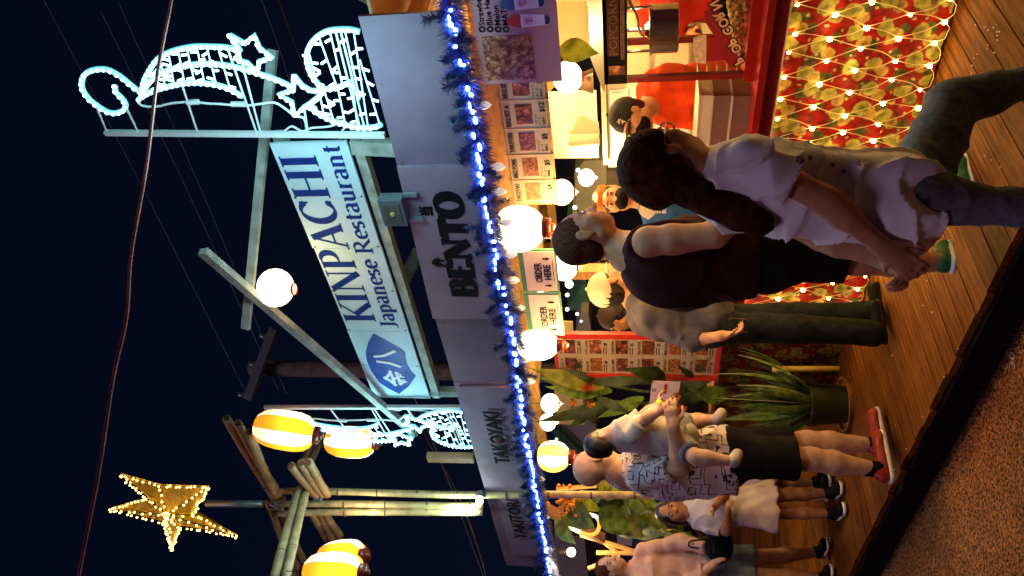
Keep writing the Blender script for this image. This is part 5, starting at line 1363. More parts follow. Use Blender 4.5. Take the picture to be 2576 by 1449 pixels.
def eyes(par, L, s):
    for q in (-1, 1):
        e = MB(); e.ball(L(.145*q,.352,.022), .056*s, 10, 7); o = e.build("eye", m_eye, par, smooth=True)
        MB().ball(L(.145*q,.372,.020), .043*s, 8, 6).build("iris", m_iris, o, smooth=True)
    for q in (-1, 1):
        MB().tube([L(.06*q,.40,.105), L(.15*q,.405,.13), L(.245*q,.34,.105)], [.008*s,.014*s,.006*s], 6).build("eyebrow", m_hairb, par)
def hair(par, L, A, s, style, m, extra=(), seed=0, down=Z3):
    cutf = (L(0,.30,.22), L(0,.30,.22)-L(0,-.5,-.25))      # keep hair off the face
    P = []
    if style in ('short', 'buzz'):
        g_ = .030 if style == 'short' else .014
        P = [ell(L(0,-.085,.145), ((.335+g_)*s,(.43+g_)*s,(.385+g_)*s), A, .01, 'add', [cutf, (L(0,-.1,-.16), L(0,0,-1)-L(0,0,0)), (L(0,.27,.0), L(0,1,-.35)-L(0,0,0))]),
             ell(L(0,-.22,-.12), ((.27+g_)*s,.25*s,.26*s), A, .02, 'add', [(L(0,-.05,0), L(0,1,0)-L(0,0,0)), (L(0,0,-.36), L(0,0,-1)-L(0,0,0))])]
    elif style in ('long', 'ponytail'):
        P = [ell(L(0,-.09,.15), (.385*s,.485*s,.425*s), A, .01, 'add', [cutf]),
             ell(L(0,-.24,-.10), (.33*s,.28*s,.34*s), A, .03, 'add', [(L(0,.02,0), L(0,1,0)-L(0,0,0))])]
        if style == 'long':
            for q in (-1, 1): P.append(cone(L(.27*q,-.08,-.1), L(.30*q,-.05,-.95), .16*s, .10*s, .03))
            P.append(cone(L(0,-.25,-.1), L(0,-.22,-1.05), .30*s, .20*s, .04))
    P += list(extra)
    return skin("hair", P, .0065 if s > .2 else .009, m, par, strands(.0011, down, seed))
def cap(par, L, A, s, m, visor=True, m2=None, up=0.0):
    P = [ell(L(0,-.07,.16), (.39*s,.475*s,.43*s), A, .01, 'add', [(L(0,0,.13+up), L(0,.38,-1)-L(0,0,0))])]
    if visor:
        P.append(ell(L(0,.40,.125+up), (.30*s,.38*s,.10*s), A, .006, 'add', [(L(0,0,.155+up), L(0,-.25,1)-L(0,0,0)), (L(0,0,.11+up), L(0,.1,-1)-L(0,0,0))]))
    c_ = skin("cap", P, .006, m, par, relax=2)
    MB().ball(L(0,-.06,.60), .022*s*2, 8, 5).build("cap_button", m, c_, smooth=True)
    return c_
def hand_prims(w, d, n, s=1.0, curl=.5, side=1):
    """w wrist, d finger direction, n palm normal (fingers curl towards it), side=+1 thumb on d x n"""
    d = Vector(d).normalized(); n = Vector(n); n = (n - d*n.dot(d)).normalized(); t = d.cross(n)*side
    pc_ = w + d*.048*s
    P = [ell(pc_, (.034*s,.047*s,.015*s), [vec(t), vec(d), vec(n)], .012), cone(w-d*.01, w+d*.02, .024*s, .024*s, .02)]
    for i, (o_, L) in enumerate(((.027,.070),(.009,.078),(-.010,.073),(-.027,.058))):
        b = w + d*.080*s + t*o_*s; ang = 0; dirn = d.copy(); p = b - d*.015*s
        q = b
        P.append(cone(p, q, .0095*s, .0090*s, .006))
        for sg_, r0 in ((.44,.0088),(.32,.0082),(.26,.0075)):
            ang += curl*(.9+.08*i); dirn = d*math.cos(ang) + n*math.sin(ang) + t*(o_*1.2)
            q2 = q + dirn*L*sg_*s; P.append(cone(q, q2, r0*s, (r0-.0006)*s, .004)); q = q2
    b = w + d*.022*s + t*.026*s; q = b + (t*.75+d*.65+n*.2)*.034*s; q2 = q + (t*.25+d*.85+n*.4)*.028*s; q3 = q2 + (d*.8+n*.55)*.022*s
    P += [cone(b, q, .014*s, .011*s, .010), cone(q, q2, .0105*s, .0095*s, .004), cone(q2, q3, .0095*s, .0078*s, .004)]
    return P
def shoe(par, heel, toe, m, m_sole=None, up=Z3, h=.06, name="shoe"):
    heel = Vector(heel); toe = Vector(toe); d = (toe-heel).normalized(); u = Vector(up).normalized(); L_ = (toe-heel).length
    u = (u - d*u.dot(d)).normalized()
    flo = heel - u*0
    P = [cone(heel+u*.045+d*.02, heel+u*.075+d*.05, .036, .040, .02, 'add', (heel+u*.012, -u)), cone(heel+u*.036+d*.05, toe+u*.028-d*.03, .038, .036, .02, 'add', (heel+u*.012, -u)), ell(toe+u*.03-d*.045, (.046,.046,.030), None, .02, 'add', (heel+u*.012, -u))]
    o = skin(name, P, .008, m, par)
    Q = [cone(heel+u*.012+d*.02, toe+u*.012-d*.03, .040, .047, .01, 'add', [(heel+u*.022, u), (heel+u*.0, -u)])]
    skin("sole", Q, .008, m_sole or m_white, o)
    return o

def limb(a, b, c, ra, rb, rc, k=.025):
    """two bones with a muscle swell"""
    m1 = a.lerp(b, .35); m2 = b.lerp(c, .28)
    return [cone(a, m1, ra, ra*1.02, k), cone(m1, b, ra*1.0, rb, k), cone(b, m2, rb, rb*1.06, k), cone(m2, c, rb*1.03, rc, k)]
def torso(ch, pe, nk, r, f, w=1.0, dep=1.0, g=0.0, belly=0.0):
    u = (ch-pe).normalized(); A = [vec(r), vec(f), vec(u)]
    P = [ell(ch, (.165*w+g,.115*dep+g,.17+g), A, .05), ell(ch.lerp(pe,.5)+f*belly*.6, (.138*w+g,(.10+belly)*dep+g,.16+g), A, .06), ell(pe+u*.03+f*belly*.25, (.155*w+g,.115*dep+g+belly*.4,.13+g), A, .05)]
    return P
# ------------------------------------------------------------------ foreground woman in the white T-shirt
def J(dh):
    return lambda x, y, o=0.0: PH(x, y, dh+o)
j = J(2.08)
w = thing("person", "woman in loose white T-shirt and grey jeans striding with hands clasped behind her", "person", V(*(j(2300,500).to_tuple()[:2]), STREET))
f_ = (RT*.82 + FH*.57).normalized(); r_ = f_.cross(Z3)
c = j(1668, 408); s = .208
hu = (Z3 + RT*.16).normalized(); hf = (RT*.93+FH*.36+Z3*.02)
HP, L, A = head_prims(c, hf, hu, s)
nk = j(1790, 438); ch = j(1905, 468); pe = j(2235, 505)
shR = j(1882, 402, -.125); elR = j(2080, 505, -.13); wrR = j(2222, 622, -.09)
shL = j(1868, 505, .125); elL = j(2068, 600, .10); wrL = j(2228, 655, .0)
hpR = j(2300, 500, -.07); knR = j(2540, 520, -.07); anR = j(2905, 545, -.05)
hpL = j(2300, 470, .08); knL = j(2398, 262, .20); anL = j(2720, 165, .16)
B = HP + [cone(j(1735,412), nk, .042, .046, .03), cone(nk, ch, .05, .07, .04)] + torso(ch, pe, nk, r_, f_, .66, .62)
B += limb(shR, elR, wrR, .038, .031, .022) + limb(shL, elL, wrL, .037, .030, .022)
B += hand_prims(wrR, j(2285,668,-.10)-wrR, FH*1+RT*.3, .85, .45, 1) + hand_prims(wrL, j(2275,690,-.06)-wrL, -FH*.2-RT*.6+Z3*.3, .85, .75, -1)
B += [cone(hpR, knR, .055, .033, .03), cone(hpL, knL, .055, .04, .03)]
skin("body", B, .0058, sk_tan, w, relax=1); eyes(w, L, s)
tie = j(1684, 468, -.02)
hair(w, L, A, s, 'ponytail', m_hair, [cone(L(0,-.38,.0), tie, .055, .034, .03), cone(tie, j(1765,492,-.06), .026, .040, .02), cone(j(1765,492,-.06), j(1860,535,-.08), .040, .042, .03), cone(j(1860,535,-.08), j(1938,572,-.05), .040, .012, .03)], 1, (j(1938,572)-tie).normalized())
MB().tube([tie + (frame(j(1765,492)-tie)[0]*math.cos(t_)+frame(j(1765,492)-tie)[1]*math.sin(t_))*.034 for t_ in [i*.55 for i in range(13)]], .008, 6).build("hair_tie", mat("glitter_tie",(.18,.24,.34),rough=.2,metal=.6,var=.6,scale=90), w)
tail = [tie, j(1765,492,-.06), j(1860,535,-.08), j(1938,572,-.05)]; tsm = smooth(tail, 4); trad = [.026 + .018*math.sin(math.pi*min(1,(i/len(tsm))**.7)) - (.020 if i > len(tsm)*.85 else 0) for i in range(len(tsm))]
g = MB(); random.seed(77); tieL = V((tie-L(0,0,0)).dot(Vector(A[0].tolist())), (tie-L(0,0,0)).dot(Vector(A[1].tolist())), (tie-L(0,0,0)).dot(Vector(A[2].tolist())))/s
for i in range(620):
    th = random.uniform(-1.55, 1.55); up_a = random.uniform(.05, 1.25)
    # start on the hairline, run over the skull to the tie, then down the tail
    sx_, sy_, sz_ = math.sin(th), .62*math.cos(th)+.05, math.cos(th*.9)*.9*up_a - .1
    d0 = V(sx_, sy_, sz_).normalized(); d1 = V(tieL.x, tieL.y+.09, tieL.z-.15).normalized(); pts_ = []
    for k in range(7):
        d_ = d0.lerp(d1, k/6).normalized(); q = 1.012 + random.uniform(0,.012)
        pts_.append(L(d_.x*.385*q, -.09 + d_.y*.485*q, .15 + d_.z*.425*q))
    a_ = random.random()*6.28
    end = random.uniform(.55, 1.06)
    for k in range(1, len(tsm)):
        if k/len(tsm) > end: break
        dd = (tsm[min(k+1,len(tsm)-1)]-tsm[k-1]); u1, u2, _ = frame(dd)
        pts_.append(tsm[k] + (u1*math.cos(a_+k*.08)+u2*math.sin(a_+k*.08))*trad[k]*random.uniform(.99,1.04))
    n_ = len(pts_); g.tube(smooth(pts_, 2), .0014, 3, cap=False)
so_ = g.build("hair_strands", m_hair, w, smooth=True); so_["kind"] = "stuff"
sgl = MB()
for q in (-1, 1):
    pts_ = [L(.15*q + .115*math.cos(t_), .445 - .03*abs(math.cos(t_)), .02 + .085*math.sin(t_)) for t_ in [i*.45 for i in range(14)]]
    sgl.tube(pts_, .0028, 5, closed=True)
    sgl.tube([L(.26*q,.42,.04), L(.345*q,.20,.04), L(.36*q,-.04,.02)], .0028, 5)
sgl.tube([L(-.04,.46,.03), L(.04,.46,.03)], .0025, 5)
so = sgl.build("glasses_frame", mat("glasses_metal",(.5,.2,.12),rough=.25,metal=.7), w)
for q in (-1, 1):
    MB().lathe([(.0,.004),(.105*s,.0)], L(.15*q,.45,.02), A[1].tolist(), 14).build("lens", m_glass, so)
# shirt: boxy, with the back billowing and a clean sleeve hem
sd_ = (elR-shR).normalized(); sl_ = (elL-shL).normalized()
eR = shR.lerp(elR, .56); eL = shL.lerp(elL, .55)
hem = j(2312, 520)
hc = [(hem, V(0,0,-1)+RT*.02)]
T = [cone(shR-FH*.012, shR.lerp(elR,.75)-FH*.012, .050, .060, .014, 'add', (eR, sd_)), cone(shL, shL.lerp(elL,.8), .048, .056, .03, 'add', (eL, sl_)),
     ell(j(1900,478), (.135,.092,.145), [vec(r_), vec(f_), vec((ch-pe).normalized())], .04),
     cone(nk+V(0,0,-.025), ch, .055, .085, .04), cone(nk.lerp(shR,.25), shR, .046, .048, .03), cone(nk.lerp(shL,.25), shL, .044, .046, .03),
     cone(j(1960,490), j(2240,505), .100, .104, .05, 'add', hc), cone(j(1960,545,.04), j(2150,570,.03), .040, .038, .05), cone(j(2150,560), j(2290,560), .05, .055, .04, 'add', hc),
     cone(j(2225,450), j(2270,460), .052, .060, .05, 'add', hc), ell(j(2265,508), (.122,.120,.09), [vec(r_),vec(f_),vec(Z3)], .04, 'add', hc)] + [ell(j(2275,548,-.02), (.10,.09,.08), [vec(r_),vec(f_),vec(Z3)], .04, 'add', hc), ell(j(2255,545,-.04), (.09,.09,.09), [vec(r_),vec(f_),vec(Z3)], .04, 'add', hc)] + [q_[:6] + (hc[0],) for q_ in torso(ch, pe, nk, r_, f_, .66, .62, .016)]
m_wt = cloth("white_cotton", (.80,.78,.84), var=.04)
sh_ = skin("t_shirt", T, .0062, m_wt, w, creases(.022, (pe-ch)+RT*.45-FH*.1, 46, 3), relax=1)
def star_poly(r0, r1, rot=0.3): return [((r0 if i % 2 == 0 else r1)*math.cos(rot+i*math.pi/5), (r0 if i % 2 == 0 else r1)*math.sin(rot+i*math.pi/5)) for i in range(10)]
def on_surface(o, p, d):
    """drop a point on mesh o along d"""
    inv = o.matrix_basis.inverted(); b = BASE[o.name]
    ok, loc, nrm, _ = o.ray_cast(Vector(p)-b, Vector(d)) if False else (False, None, None, None)
    return None
from mathutils.bvhtree import BVHTree
def bvh(o):
    me = o.data; b = BASE[o.name]
    return BVHTree.FromPolygons([v.co + b for v in me.vertices], [p.vertices[:] for p in me.polygons])
def cast(bt_, x, y):
    d = ray(x, y).normalized(); loc, n, i, dist = bt_.ray_cast(V(0,0,0), d)
    return loc, n
tb = bvh(sh_)
g = MB()
for (cx, cy, R_, n_) in ((2012, 403, 11, 10), (2038, 397, 6, 10), (2095, 414, 5, 10), (2122, 432, 5, 10)):
    pts_ = []
    for i in range(n_+1):
        rr = R_ if i % 2 == 0 else R_*.5; a = .3 + i*math.pi/5
        loc, n__ = cast(tb, cx + rr*math.cos(a), cy + rr*math.sin(a))
        if loc is not None: pts_.append(loc + n__*.0012)
    if len(pts_) > 4: g.tube(pts_, .0011, 4)
if g.v: g.build("printed_stars", m_black, sh_)
m_jean = cloth("grey_denim", (.13,.15,.165), var=.25, scale=60)
Jn = [cone(hpR.lerp(knR,.16), knR, .068, .042, .03), cone(knR, anR, .044, .032, .03), cone(hpL, knL, .084, .070, .04), cone(knL, knL.lerp(anL,.3), .062, .052, .03), cone(knL.lerp(anL,.3), anL, .052, .036, .03), ell(pe-V(0,0,.045), (.115,.10,.08), [vec(r_),vec(f_),vec(Z3)], .04, 'add', (j(2270,505), V(0,0,1)))]
skin("jeans", Jn, .0065, m_jean, w, creases(.007, (knR-hpR), 40, 1))
g = MB(); random.seed(52)
for k in range(70):
    t_ = random.random(); c__ = knR.lerp(anR, t_*.5-.35) + r_*.0 + f_*.045 + V(0,0,random.uniform(-.01,.01)); e__ = c__ + V(random.uniform(-.012,.012), random.uniform(-.012,.012), random.uniform(-.014,.010)) + f_*.010
    g.tube([c__, e__], .0008, 3)
g.build("frayed_threads", m_white, w)["kind"] = "stuff"
MB().tube([hem+f_*.09*math.sin(t_)+r_*.10*math.cos(t_)+V(0,0,.004) for t_ in [i*.4 for i in range(16)]], .008, 5).build("belt", m_brownwood, w)
for a_, k_ in ((anR, knR), (anL, knL)):
    skin("bare_ankle", [cone(a_+V(0,0,.02), a_-V(0,0,.05), .04, .038)], .009, sk_tan, w)
    shoe(w, a_-V(0,0,.075)-f_*.06, a_-V(0,0,.075)+f_*.18, m_blackp)

# ------------------------------------------------------------------ man in the dark sleeveless shirt
j = J(3.45)
p = thing("person", "crop-haired man in a dark maroon sleeveless shirt and black shorts", "person", V(*(j(2440,640).to_tuple()[:2]), DECK))
f_ = (RT*.93 + FH*.36).normalized(); r_ = f_.cross(Z3)
c = j(1470, 592); s = .262
HP, L, A = head_prims(c, RT - FH*.02 + V(0,0,-.10), Z3+RT*.06, s)
nk = j(1592, 640); ch = j(1690, 655); pe = j(1935, 645)
shR = j(1632, 612, -.17); elR = j(1800, 590, -.22); wrR = j(1868, 505, -.12)
shL = j(1632, 700, .19); elL = j(1800, 700, .22); wrL = j(1900, 620, .20)
hpR = j(1985, 640, -.08); knR = j(2165, 655, -.09); anR = j(2375, 660, -.09)
hpL = j(1985, 625, .09); knL = j(2185, 560, .10); anL = j(2405, 478, .16)
B = HP + [cone(j(1545,615), nk, .068, .078, .03), cone(nk, ch, .085, .11, .06), cone(nk, shR, .07, .07, .05), cone(nk, shL, .07, .07, .05)] + torso(ch, pe, nk, r_, f_, .92, .95, 0, .02)
B += limb(shR, elR, wrR, .064, .052, .035) + limb(shL, elL, wrL, .062, .052, .035)
B += hand_prims(wrR, RT*1.0+Z3*.3, -Z3, 1.05, .4, 1) + hand_prims(wrL, RT+Z3*.1, -Z3, 1.05, .4, -1)
B += [cone(hpR, knR, .085, .06, .03), cone(knR, knR.lerp(anR,.35), .058, .060, .03), cone(knR.lerp(anR,.35), anR, .058, .038, .03), cone(hpL, knL, .085, .06, .03), cone(knL, knL.lerp(anL,.35), .058, .060, .03), cone(knL.lerp(anL,.35), anL, .058, .038, .03)]
skin("body", B, .0072, sk_tan, p); eyes(p, L, s)
hair(p, L, A, s, 'buzz', mat("cropped_hair",(.085,.036,.022),rough=.95,var=.35,scale=90,spec=.05,bump=.5,bscale=300), [], 2)
m_mr = cloth("dark_maroon_shirt", (.032,.006,.008), var=.2, spec=.15)
hem = j(1895, 650)
arm_cut = lambda q, rr: None
T = [ell(ch, (.205,.175,.20), [vec(r_),vec(f_),vec(Z3)], .06), cone(j(1640,690), j(1720,700), .115, .135, .06), cone(j(1700,672), j(1880,655), .175, .165, .07, 'add', (hem, V(0,0,-1))),
     cone(j(1760,640,0), j(1860,640), .17, .17, .06, 'add', (hem, V(0,0,-1))), cone(nk.lerp(ch,.3), ch, .10, .14, .05), cone(nk.lerp(shR,.35), shR-r_*.02, .078, .082, .04, 'add', (shR+r_*.004, r_)), cone(shR-r_*.02, shR-r_*.03-V(0,0,.16), .085, .09, .05, 'add', (shR+r_*.004, r_)), cone(nk.lerp(shL,.35), shL+r_*.02, .078, .082, .04, 'add', (shL-r_*.004, -r_)),
     cone(shR, elR, .066, .060, .012, 'sub', (shR+V(0,0,-.05)-r_*.0, -r_))]
T = T[:-1]
skin("sleeveless_shirt", T, .0078, m_mr, p, creases(.012, Z3+RT*.3, 24, 5), relax=1)
m_bs = cloth("black_shorts", (.007,.006,.007), var=.2, spec=.15)
S_ = []
for a_, b_ in ((hpR, knR), (hpL, knL)):
    e_ = a_.lerp(b_, .80); S_.append(cone(a_, b_, .115, .105, .04, 'add', (e_, (b_-a_))))
S_.append(ell(pe, (.19,.165,.14), [vec(r_),vec(f_),vec(Z3)], .05))
skin("shorts", S_, .008, m_bs, p, creases(.009, Z3, 26, 8))
m_gr = mat("green_shoe", (.012,.13,.035), rough=.6, var=.3, scale=40)
fd_ = (FH*.85+RT*.35).normalized(); shoe(p, anR+V(0,0,-.03)-fd_*.05, anR+V(0,0,-.085)+fd_*.17, m_gr, m_white, up=Z3+fd_*.25)
fd_ = (FH*.5+RT*.8).normalized(); shoe(p, anL+V(0,0,-.075)-fd_*.05, anL+V(0,0,-.075)+fd_*.18, m_gr, m_white)

# ------------------------------------------------------------------ man with the white cap, grey shirt, jeans
j = J(4.72)
p = thing("person", "man in a cream cap, grey shirt and dark jeans", "person", V(*(j(2215,810).to_tuple()[:2]), DECK))
f_ = (RT*.86 + FH*.5).normalized(); r_ = f_.cross(Z3)
c = j(1537, 722); s = .245
HP, L, A = head_prims(c, f_+V(0,0,-.05), Z3, s)
nk = j(1598, 755); ch = j(1665, 785); pe = j(1790, 815)
shR = j(1630, 795, -.15); elR = j(1735, 858, -.14); wrR = j(1815, 845, -.24); shL = j(1635, 760, .17); elL = j(1730, 740, .22); wrL = j(1780, 690, .2)
hpR = j(1815, 825, -.07); knR = j(2010, 828, -.08); anR = j(2195, 838, -.08); hpL = j(1815, 805, .08); knL = j(2010, 795, .09); anL = j(2190, 790, .1)
B = HP + [cone(j(1580,735), nk, .06, .065, .03)] + torso(ch, pe, nk, r_, f_, 1, 1) + [cone(nk, ch, .07, .10, .05)]
B += limb(shR, elR, wrR, .042, .036, .027) + limb(shL, elL, wrL, .042, .036, .027) + hand_prims(wrR, -Z3+RT*.2, RT, 1, .5, 1) + hand_prims(wrL, RT, -Z3, 1, .5, -1)
B += [cone(anR+V(0,0,.1), anR, .04, .04), cone(anL+V(0,0,.1), anL, .04, .04)]
skin("body", B, .0085, sk_tan, p); eyes(p, L, s); hair(p, L, A, s, 'short', m_hairb, [], 3)
cap(p, L, A, s, mat("cream_cap",(.66,.55,.38),rough=.8,var=.08), up=-.07)
T = torso(ch, pe, nk, r_, f_, 1.0, 1.05, .03, .03) + [cone(shR, elR, .074, .064, .04), cone(elR, wrR, .060, .050, .03, 'add', (elR.lerp(wrR,.45), wrR-elR)), cone(shL, elL, .072, .060, .04), cone(nk, ch, .075, .13, .05), cone(nk, shR, .06, .062, .05), cone(nk, shL, .06, .062, .05)]
skin("shirt", T, .0095, cloth("grey_tee",(.085,.078,.088),var=.12), p, creases(.018, Z3+RT*.5, 30, 2), relax=1)
P_ = [cone(hpR, knR, .098, .082, .03), cone(knR, anR, .080, .075, .03), cone(hpL, knL, .098, .082, .03), cone(knL, anL, .080, .075, .03), ell(pe, (.165,.14,.14), [vec(r_),vec(f_),vec(Z3)], .04)]
jo = skin("jeans", P_, .0095, cloth("dark_jeans",(.016,.019,.018),var=.4,scale=20), p, folds(.0028, Z3, 22, 4))
jb = bvh(jo); g = MB(); rv = MB()
q_ = [cast(jb, x, y)[0] for x, y in ((1835,800),(1835,833),(1880,836),(1880,803),(1835,800))]
if all(t_ is not None for t_ in q_): g.tube([t_-FH*.003 for t_ in q_], .0022, 4); g.build("pocket_seam", m_brownwood, jo)
for x, y in ((1868,806),(1868,830)):
    t_ = cast(jb, x, y)[0]
    if t_ is not None: MB().ball(t_-FH*.002, .006, 6, 4).build("rivet", m_silver, jo)
shoe(p, anR-V(0,0,.07)-f_*.05, anR-V(0,0,.07)+f_*.2, m_blackp, m_blackp); shoe(p, anL-V(0,0,.07)-f_*.05, anL-V(0,0,.07)+f_*.2, m_blackp, m_blackp)
# ------------------------------------------------------------------ person with the black cap behind him
j = J(6.05)
p = thing("person", "person in a dark brown cap and grey top mostly hidden behind the cream-capped man", "person", V(*(j(2060,800).to_tuple()[:2]), DECK))
f_ = (-RT*.75 + FH*.35 - Z3*.15); c = j(1548, 800); s = .235
HP, L, A = head_prims(c, f_, Z3, s)
r_ = (-RT*.8+FH*.5).normalized().cross(Z3); ff = (-RT*.8+FH*.5).normalized()
nk = j(1592, 800); ch = j(1650, 800); pe = j(1760, 800)
shR, shL = ch + r_*.19 + V(0,0,.10), ch - r_*.19 + V(0,0,.10); hR, hL = pe + r_*.09, pe - r_*.09
B = HP + [cone(j(1575,800), nk, .055, .06)] + torso(ch, pe, nk, r_, ff) + limb(shR, shR-V(0,0,.28), shR-V(0,0,.5)+ff*.1, .045, .036, .026) + limb(shL, shL-V(0,0,.28), shL-V(0,0,.5)+ff*.1, .045, .036, .026)
B += hand_prims(shR-V(0,0,.5)+ff*.1, -Z3, ff, 1, .4) + hand_prims(shL-V(0,0,.5)+ff*.1, -Z3, ff, 1, .4, -1) + limb(hR, V(hR.x,hR.y,DECK+.48), V(hR.x,hR.y,DECK+.08), .08, .055, .036) + limb(hL, V(hL.x,hL.y,DECK+.48), V(hL.x,hL.y,DECK+.08), .08, .055, .036)
skin("body", B, .010, sk_tan, p); eyes(p, L, s); hair(p, L, A, s, 'short', m_hairb); cap(p, L, A, s, mat("dark_brown_cap",(.045,.028,.022),rough=.8), up=-.08)
skin("shirt", torso(ch, pe, nk, r_, ff, 1, 1.05, .02) + [cone(shR, shR-V(0,0,.2), .06, .06), cone(shL, shL-V(0,0,.2), .06, .06), cone(nk, ch, .07, .11)], .011, cloth("grey_top",(.30,.28,.25)), p, folds(.004, Z3, 30))
skin("trousers", limb(hR, V(hR.x,hR.y,DECK+.48), V(hR.x,hR.y,DECK+.1), .1, .07, .06)+limb(hL, V(hL.x,hL.y,DECK+.48), V(hL.x,hL.y,DECK+.1), .1, .07, .06)+[ell(pe, (.17,.14,.13), [vec(r_),vec(ff),vec(Z3)], .04)], .012, m_bs, p)
for h_ in (hR, hL): shoe(p, V(h_.x,h_.y,DECK+.004)-ff*.06, V(h_.x,h_.y,DECK+.004)+ff*.19, m_blackp)

# ------------------------------------------------------------------ bald man carrying the toddler
j = J(4.52)
bm_ = p = thing("person", "bald man in maze-patterned shirt, black shorts and red shoes carrying a toddler", "person", V(*(j(2235,1150).to_tuple()[:2]), DECK))
f_ = (RT*.80 + FH*.60).normalized(); r_ = f_.cross(Z3)
c = j(1497, 1172); s = .255
HP, L, A = head_prims(c, RT*.70+FH*.70+V(0,0,-.02), Z3, s)
nk = j(1562, 1190); ch = j(1645, 1180); pe = j(1835, 1150)
shR = j(1612, 1196, -.15); elR = j(1714, 1172, -.30); wrR = j(1694, 1072, -.40); shL = j(1618, 1150, .17); elL = j(1720, 1120, .24); wrL = j(1745, 1070, .10)
hpR = j(1865, 1150, -.09); knR = j(2040, 1155, -.09); anR = j(2200, 1180, -.08); hpL = j(1865, 1130, .09); knL = j(2030, 1112, .10); anL = j(2195, 1118, .12)
B = HP + [cone(j(1550,1185), nk, .062, .07, .03), cone(nk, ch, .08, .12, .06), cone(nk, shR, .06, .06, .05), cone(nk, shL, .06, .06, .05)] + torso(ch, pe, nk, r_, f_, 1.1, 1.15, 0, .04)
B += limb(shR, elR, wrR, .055, .048, .033) + limb(shL, elL, wrL, .055, .048, .033) + hand_prims(wrR, RT*1.0+Z3*.15, FH, 1.05, .45, -1) + hand_prims(wrL, RT*.5-FH, Z3, 1.05, .45, 1)
B += [cone(hpR, knR, .085, .062, .03), cone(knR, knR.lerp(anR,.35), .062, .064, .03), cone(knR.lerp(anR,.35), anR, .062, .038, .03), cone(hpL, knL, .085, .062, .03), cone(knL, knL.lerp(anL,.35), .062, .064, .03), cone(knL.lerp(anL,.35), anL, .062, .038, .03)]
skin("body", B, .0085, sk_fair, p); eyes(p, L, s)
def maze_mat():
    m = bpy.data.materials.new("maze_print_cloth"); m.use_nodes = True; n = m.node_tree.nodes; l = m.node_tree.links; b = n["Principled BSDF"]; b.inputs["Roughness"].default_value = .85
    tc = n.new("ShaderNodeTexCoord"); mp = n.new("ShaderNodeMapping"); l.new(tc.outputs["Object"], mp.inputs[0]); mp.inputs["Scale"].default_value = (11, 11, 11)
    mp.inputs["Rotation"].default_value = (0, 0, .8)
    wz = n.new("ShaderNodeTexNoise"); wz.inputs["Scale"].default_value = 1.6; l.new(mp.outputs[0], wz.inputs["Vector"]); wm = n.new("ShaderNodeVectorMath"); wm.operation = "MULTIPLY_ADD"; wm.inputs[1].default_value = (.4,.4,.4); l.new(wz.outputs["Color"], wm.inputs[0]); l.new(mp.outputs[0], wm.inputs[2])
    # a maze: each cell of a brick grid turns its bars one way or the other
    wv = n.new("ShaderNodeTexVoronoi"); wv.distance = 'CHEBYCHEV'; wv.feature = 'F1'; wv.inputs["Scale"].default_value = 1.0; wv.inputs["Randomness"].default_value = .85; l.new(wm.outputs[0], wv.inputs["Vector"])
    mu = n.new("ShaderNodeMath"); mu.operation = 'MULTIPLY'; mu.inputs[1].default_value = 3.6; l.new(wv.outputs["Distance"], mu.inputs[0])
    fr = n.new("ShaderNodeMath"); fr.operation = 'FRACT'; l.new(mu.outputs[0], fr.inputs[0])
    r = n.new("ShaderNodeValToRGB"); e = r.color_ramp.elements; r.color_ramp.interpolation = 'CONSTANT'
    e[0].position = 0; e[0].color = (.66,.60,.62,1); e[1].position = .80; e[1].color = (.05,.02,.03,1)
    l.new(fr.outputs[0], r.inputs[0]); l.new(r.outputs[0], b.inputs["Base Color"])
    return m
hem = j(1848, 1170)
eR = shR.lerp(elR, .78); eL = shL.lerp(elL, .8)
T = torso(ch, pe, nk, r_, f_, 1.12, 1.18, .018, .05) + [cone(shR, elR, .078, .085, .04, 'add', (eR, elR-shR)), cone(shL, elL, .078, .085, .04, 'add', (eL, elL-shL)), cone(nk, ch, .078, .14, .05), cone(nk, shR, .062, .07, .05), cone(nk, shL, .062, .07, .05),
     cone(j(1690,1185), j(1830,1165), .17, .175, .06)]
T = [t_[:7] + ((hem, V(0,0,-1)),) + t_[8:] if t_[0] == 'cone' and t_[7] is None else (t_[:6] + ((hem, V(0,0,-1)),) if t_[0] == 'ell' else t_) for t_ in T]
skin("shirt", T, .0092, maze_mat(), p, creases(.014, Z3+RT*.4, 26, 6), relax=1)
S_ = []
for a_, b_ in ((hpR, knR), (hpL, knL)): S_.append(cone(a_, b_, .118, .115, .04, 'add', (a_.lerp(b_, .80), (b_-a_))))
S_.append(ell(pe, (.19,.17,.14), [vec(r_),vec(f_),vec(Z3)], .05))
skin("shorts", S_, .0095, m_bs, p, creases(.009, Z3, 26, 8))
m_rs = mat("red_shoe", (.30,.018,.012), rough=.4, var=.2)
shoe(p, anR-V(0,0,.085)-f_*.06, anR-V(0,0,.085)+f_*.22, m_rs); shoe(p, anL-V(0,0,.07)-f_*.06, anL-V(0,0,.07)+f_*.22, m_rs)
for a_ in (anR, anL): skin("sock", [cone(a_+V(0,0,.045), a_-V(0,0,.02), .042, .044)], .01, m_black, p)

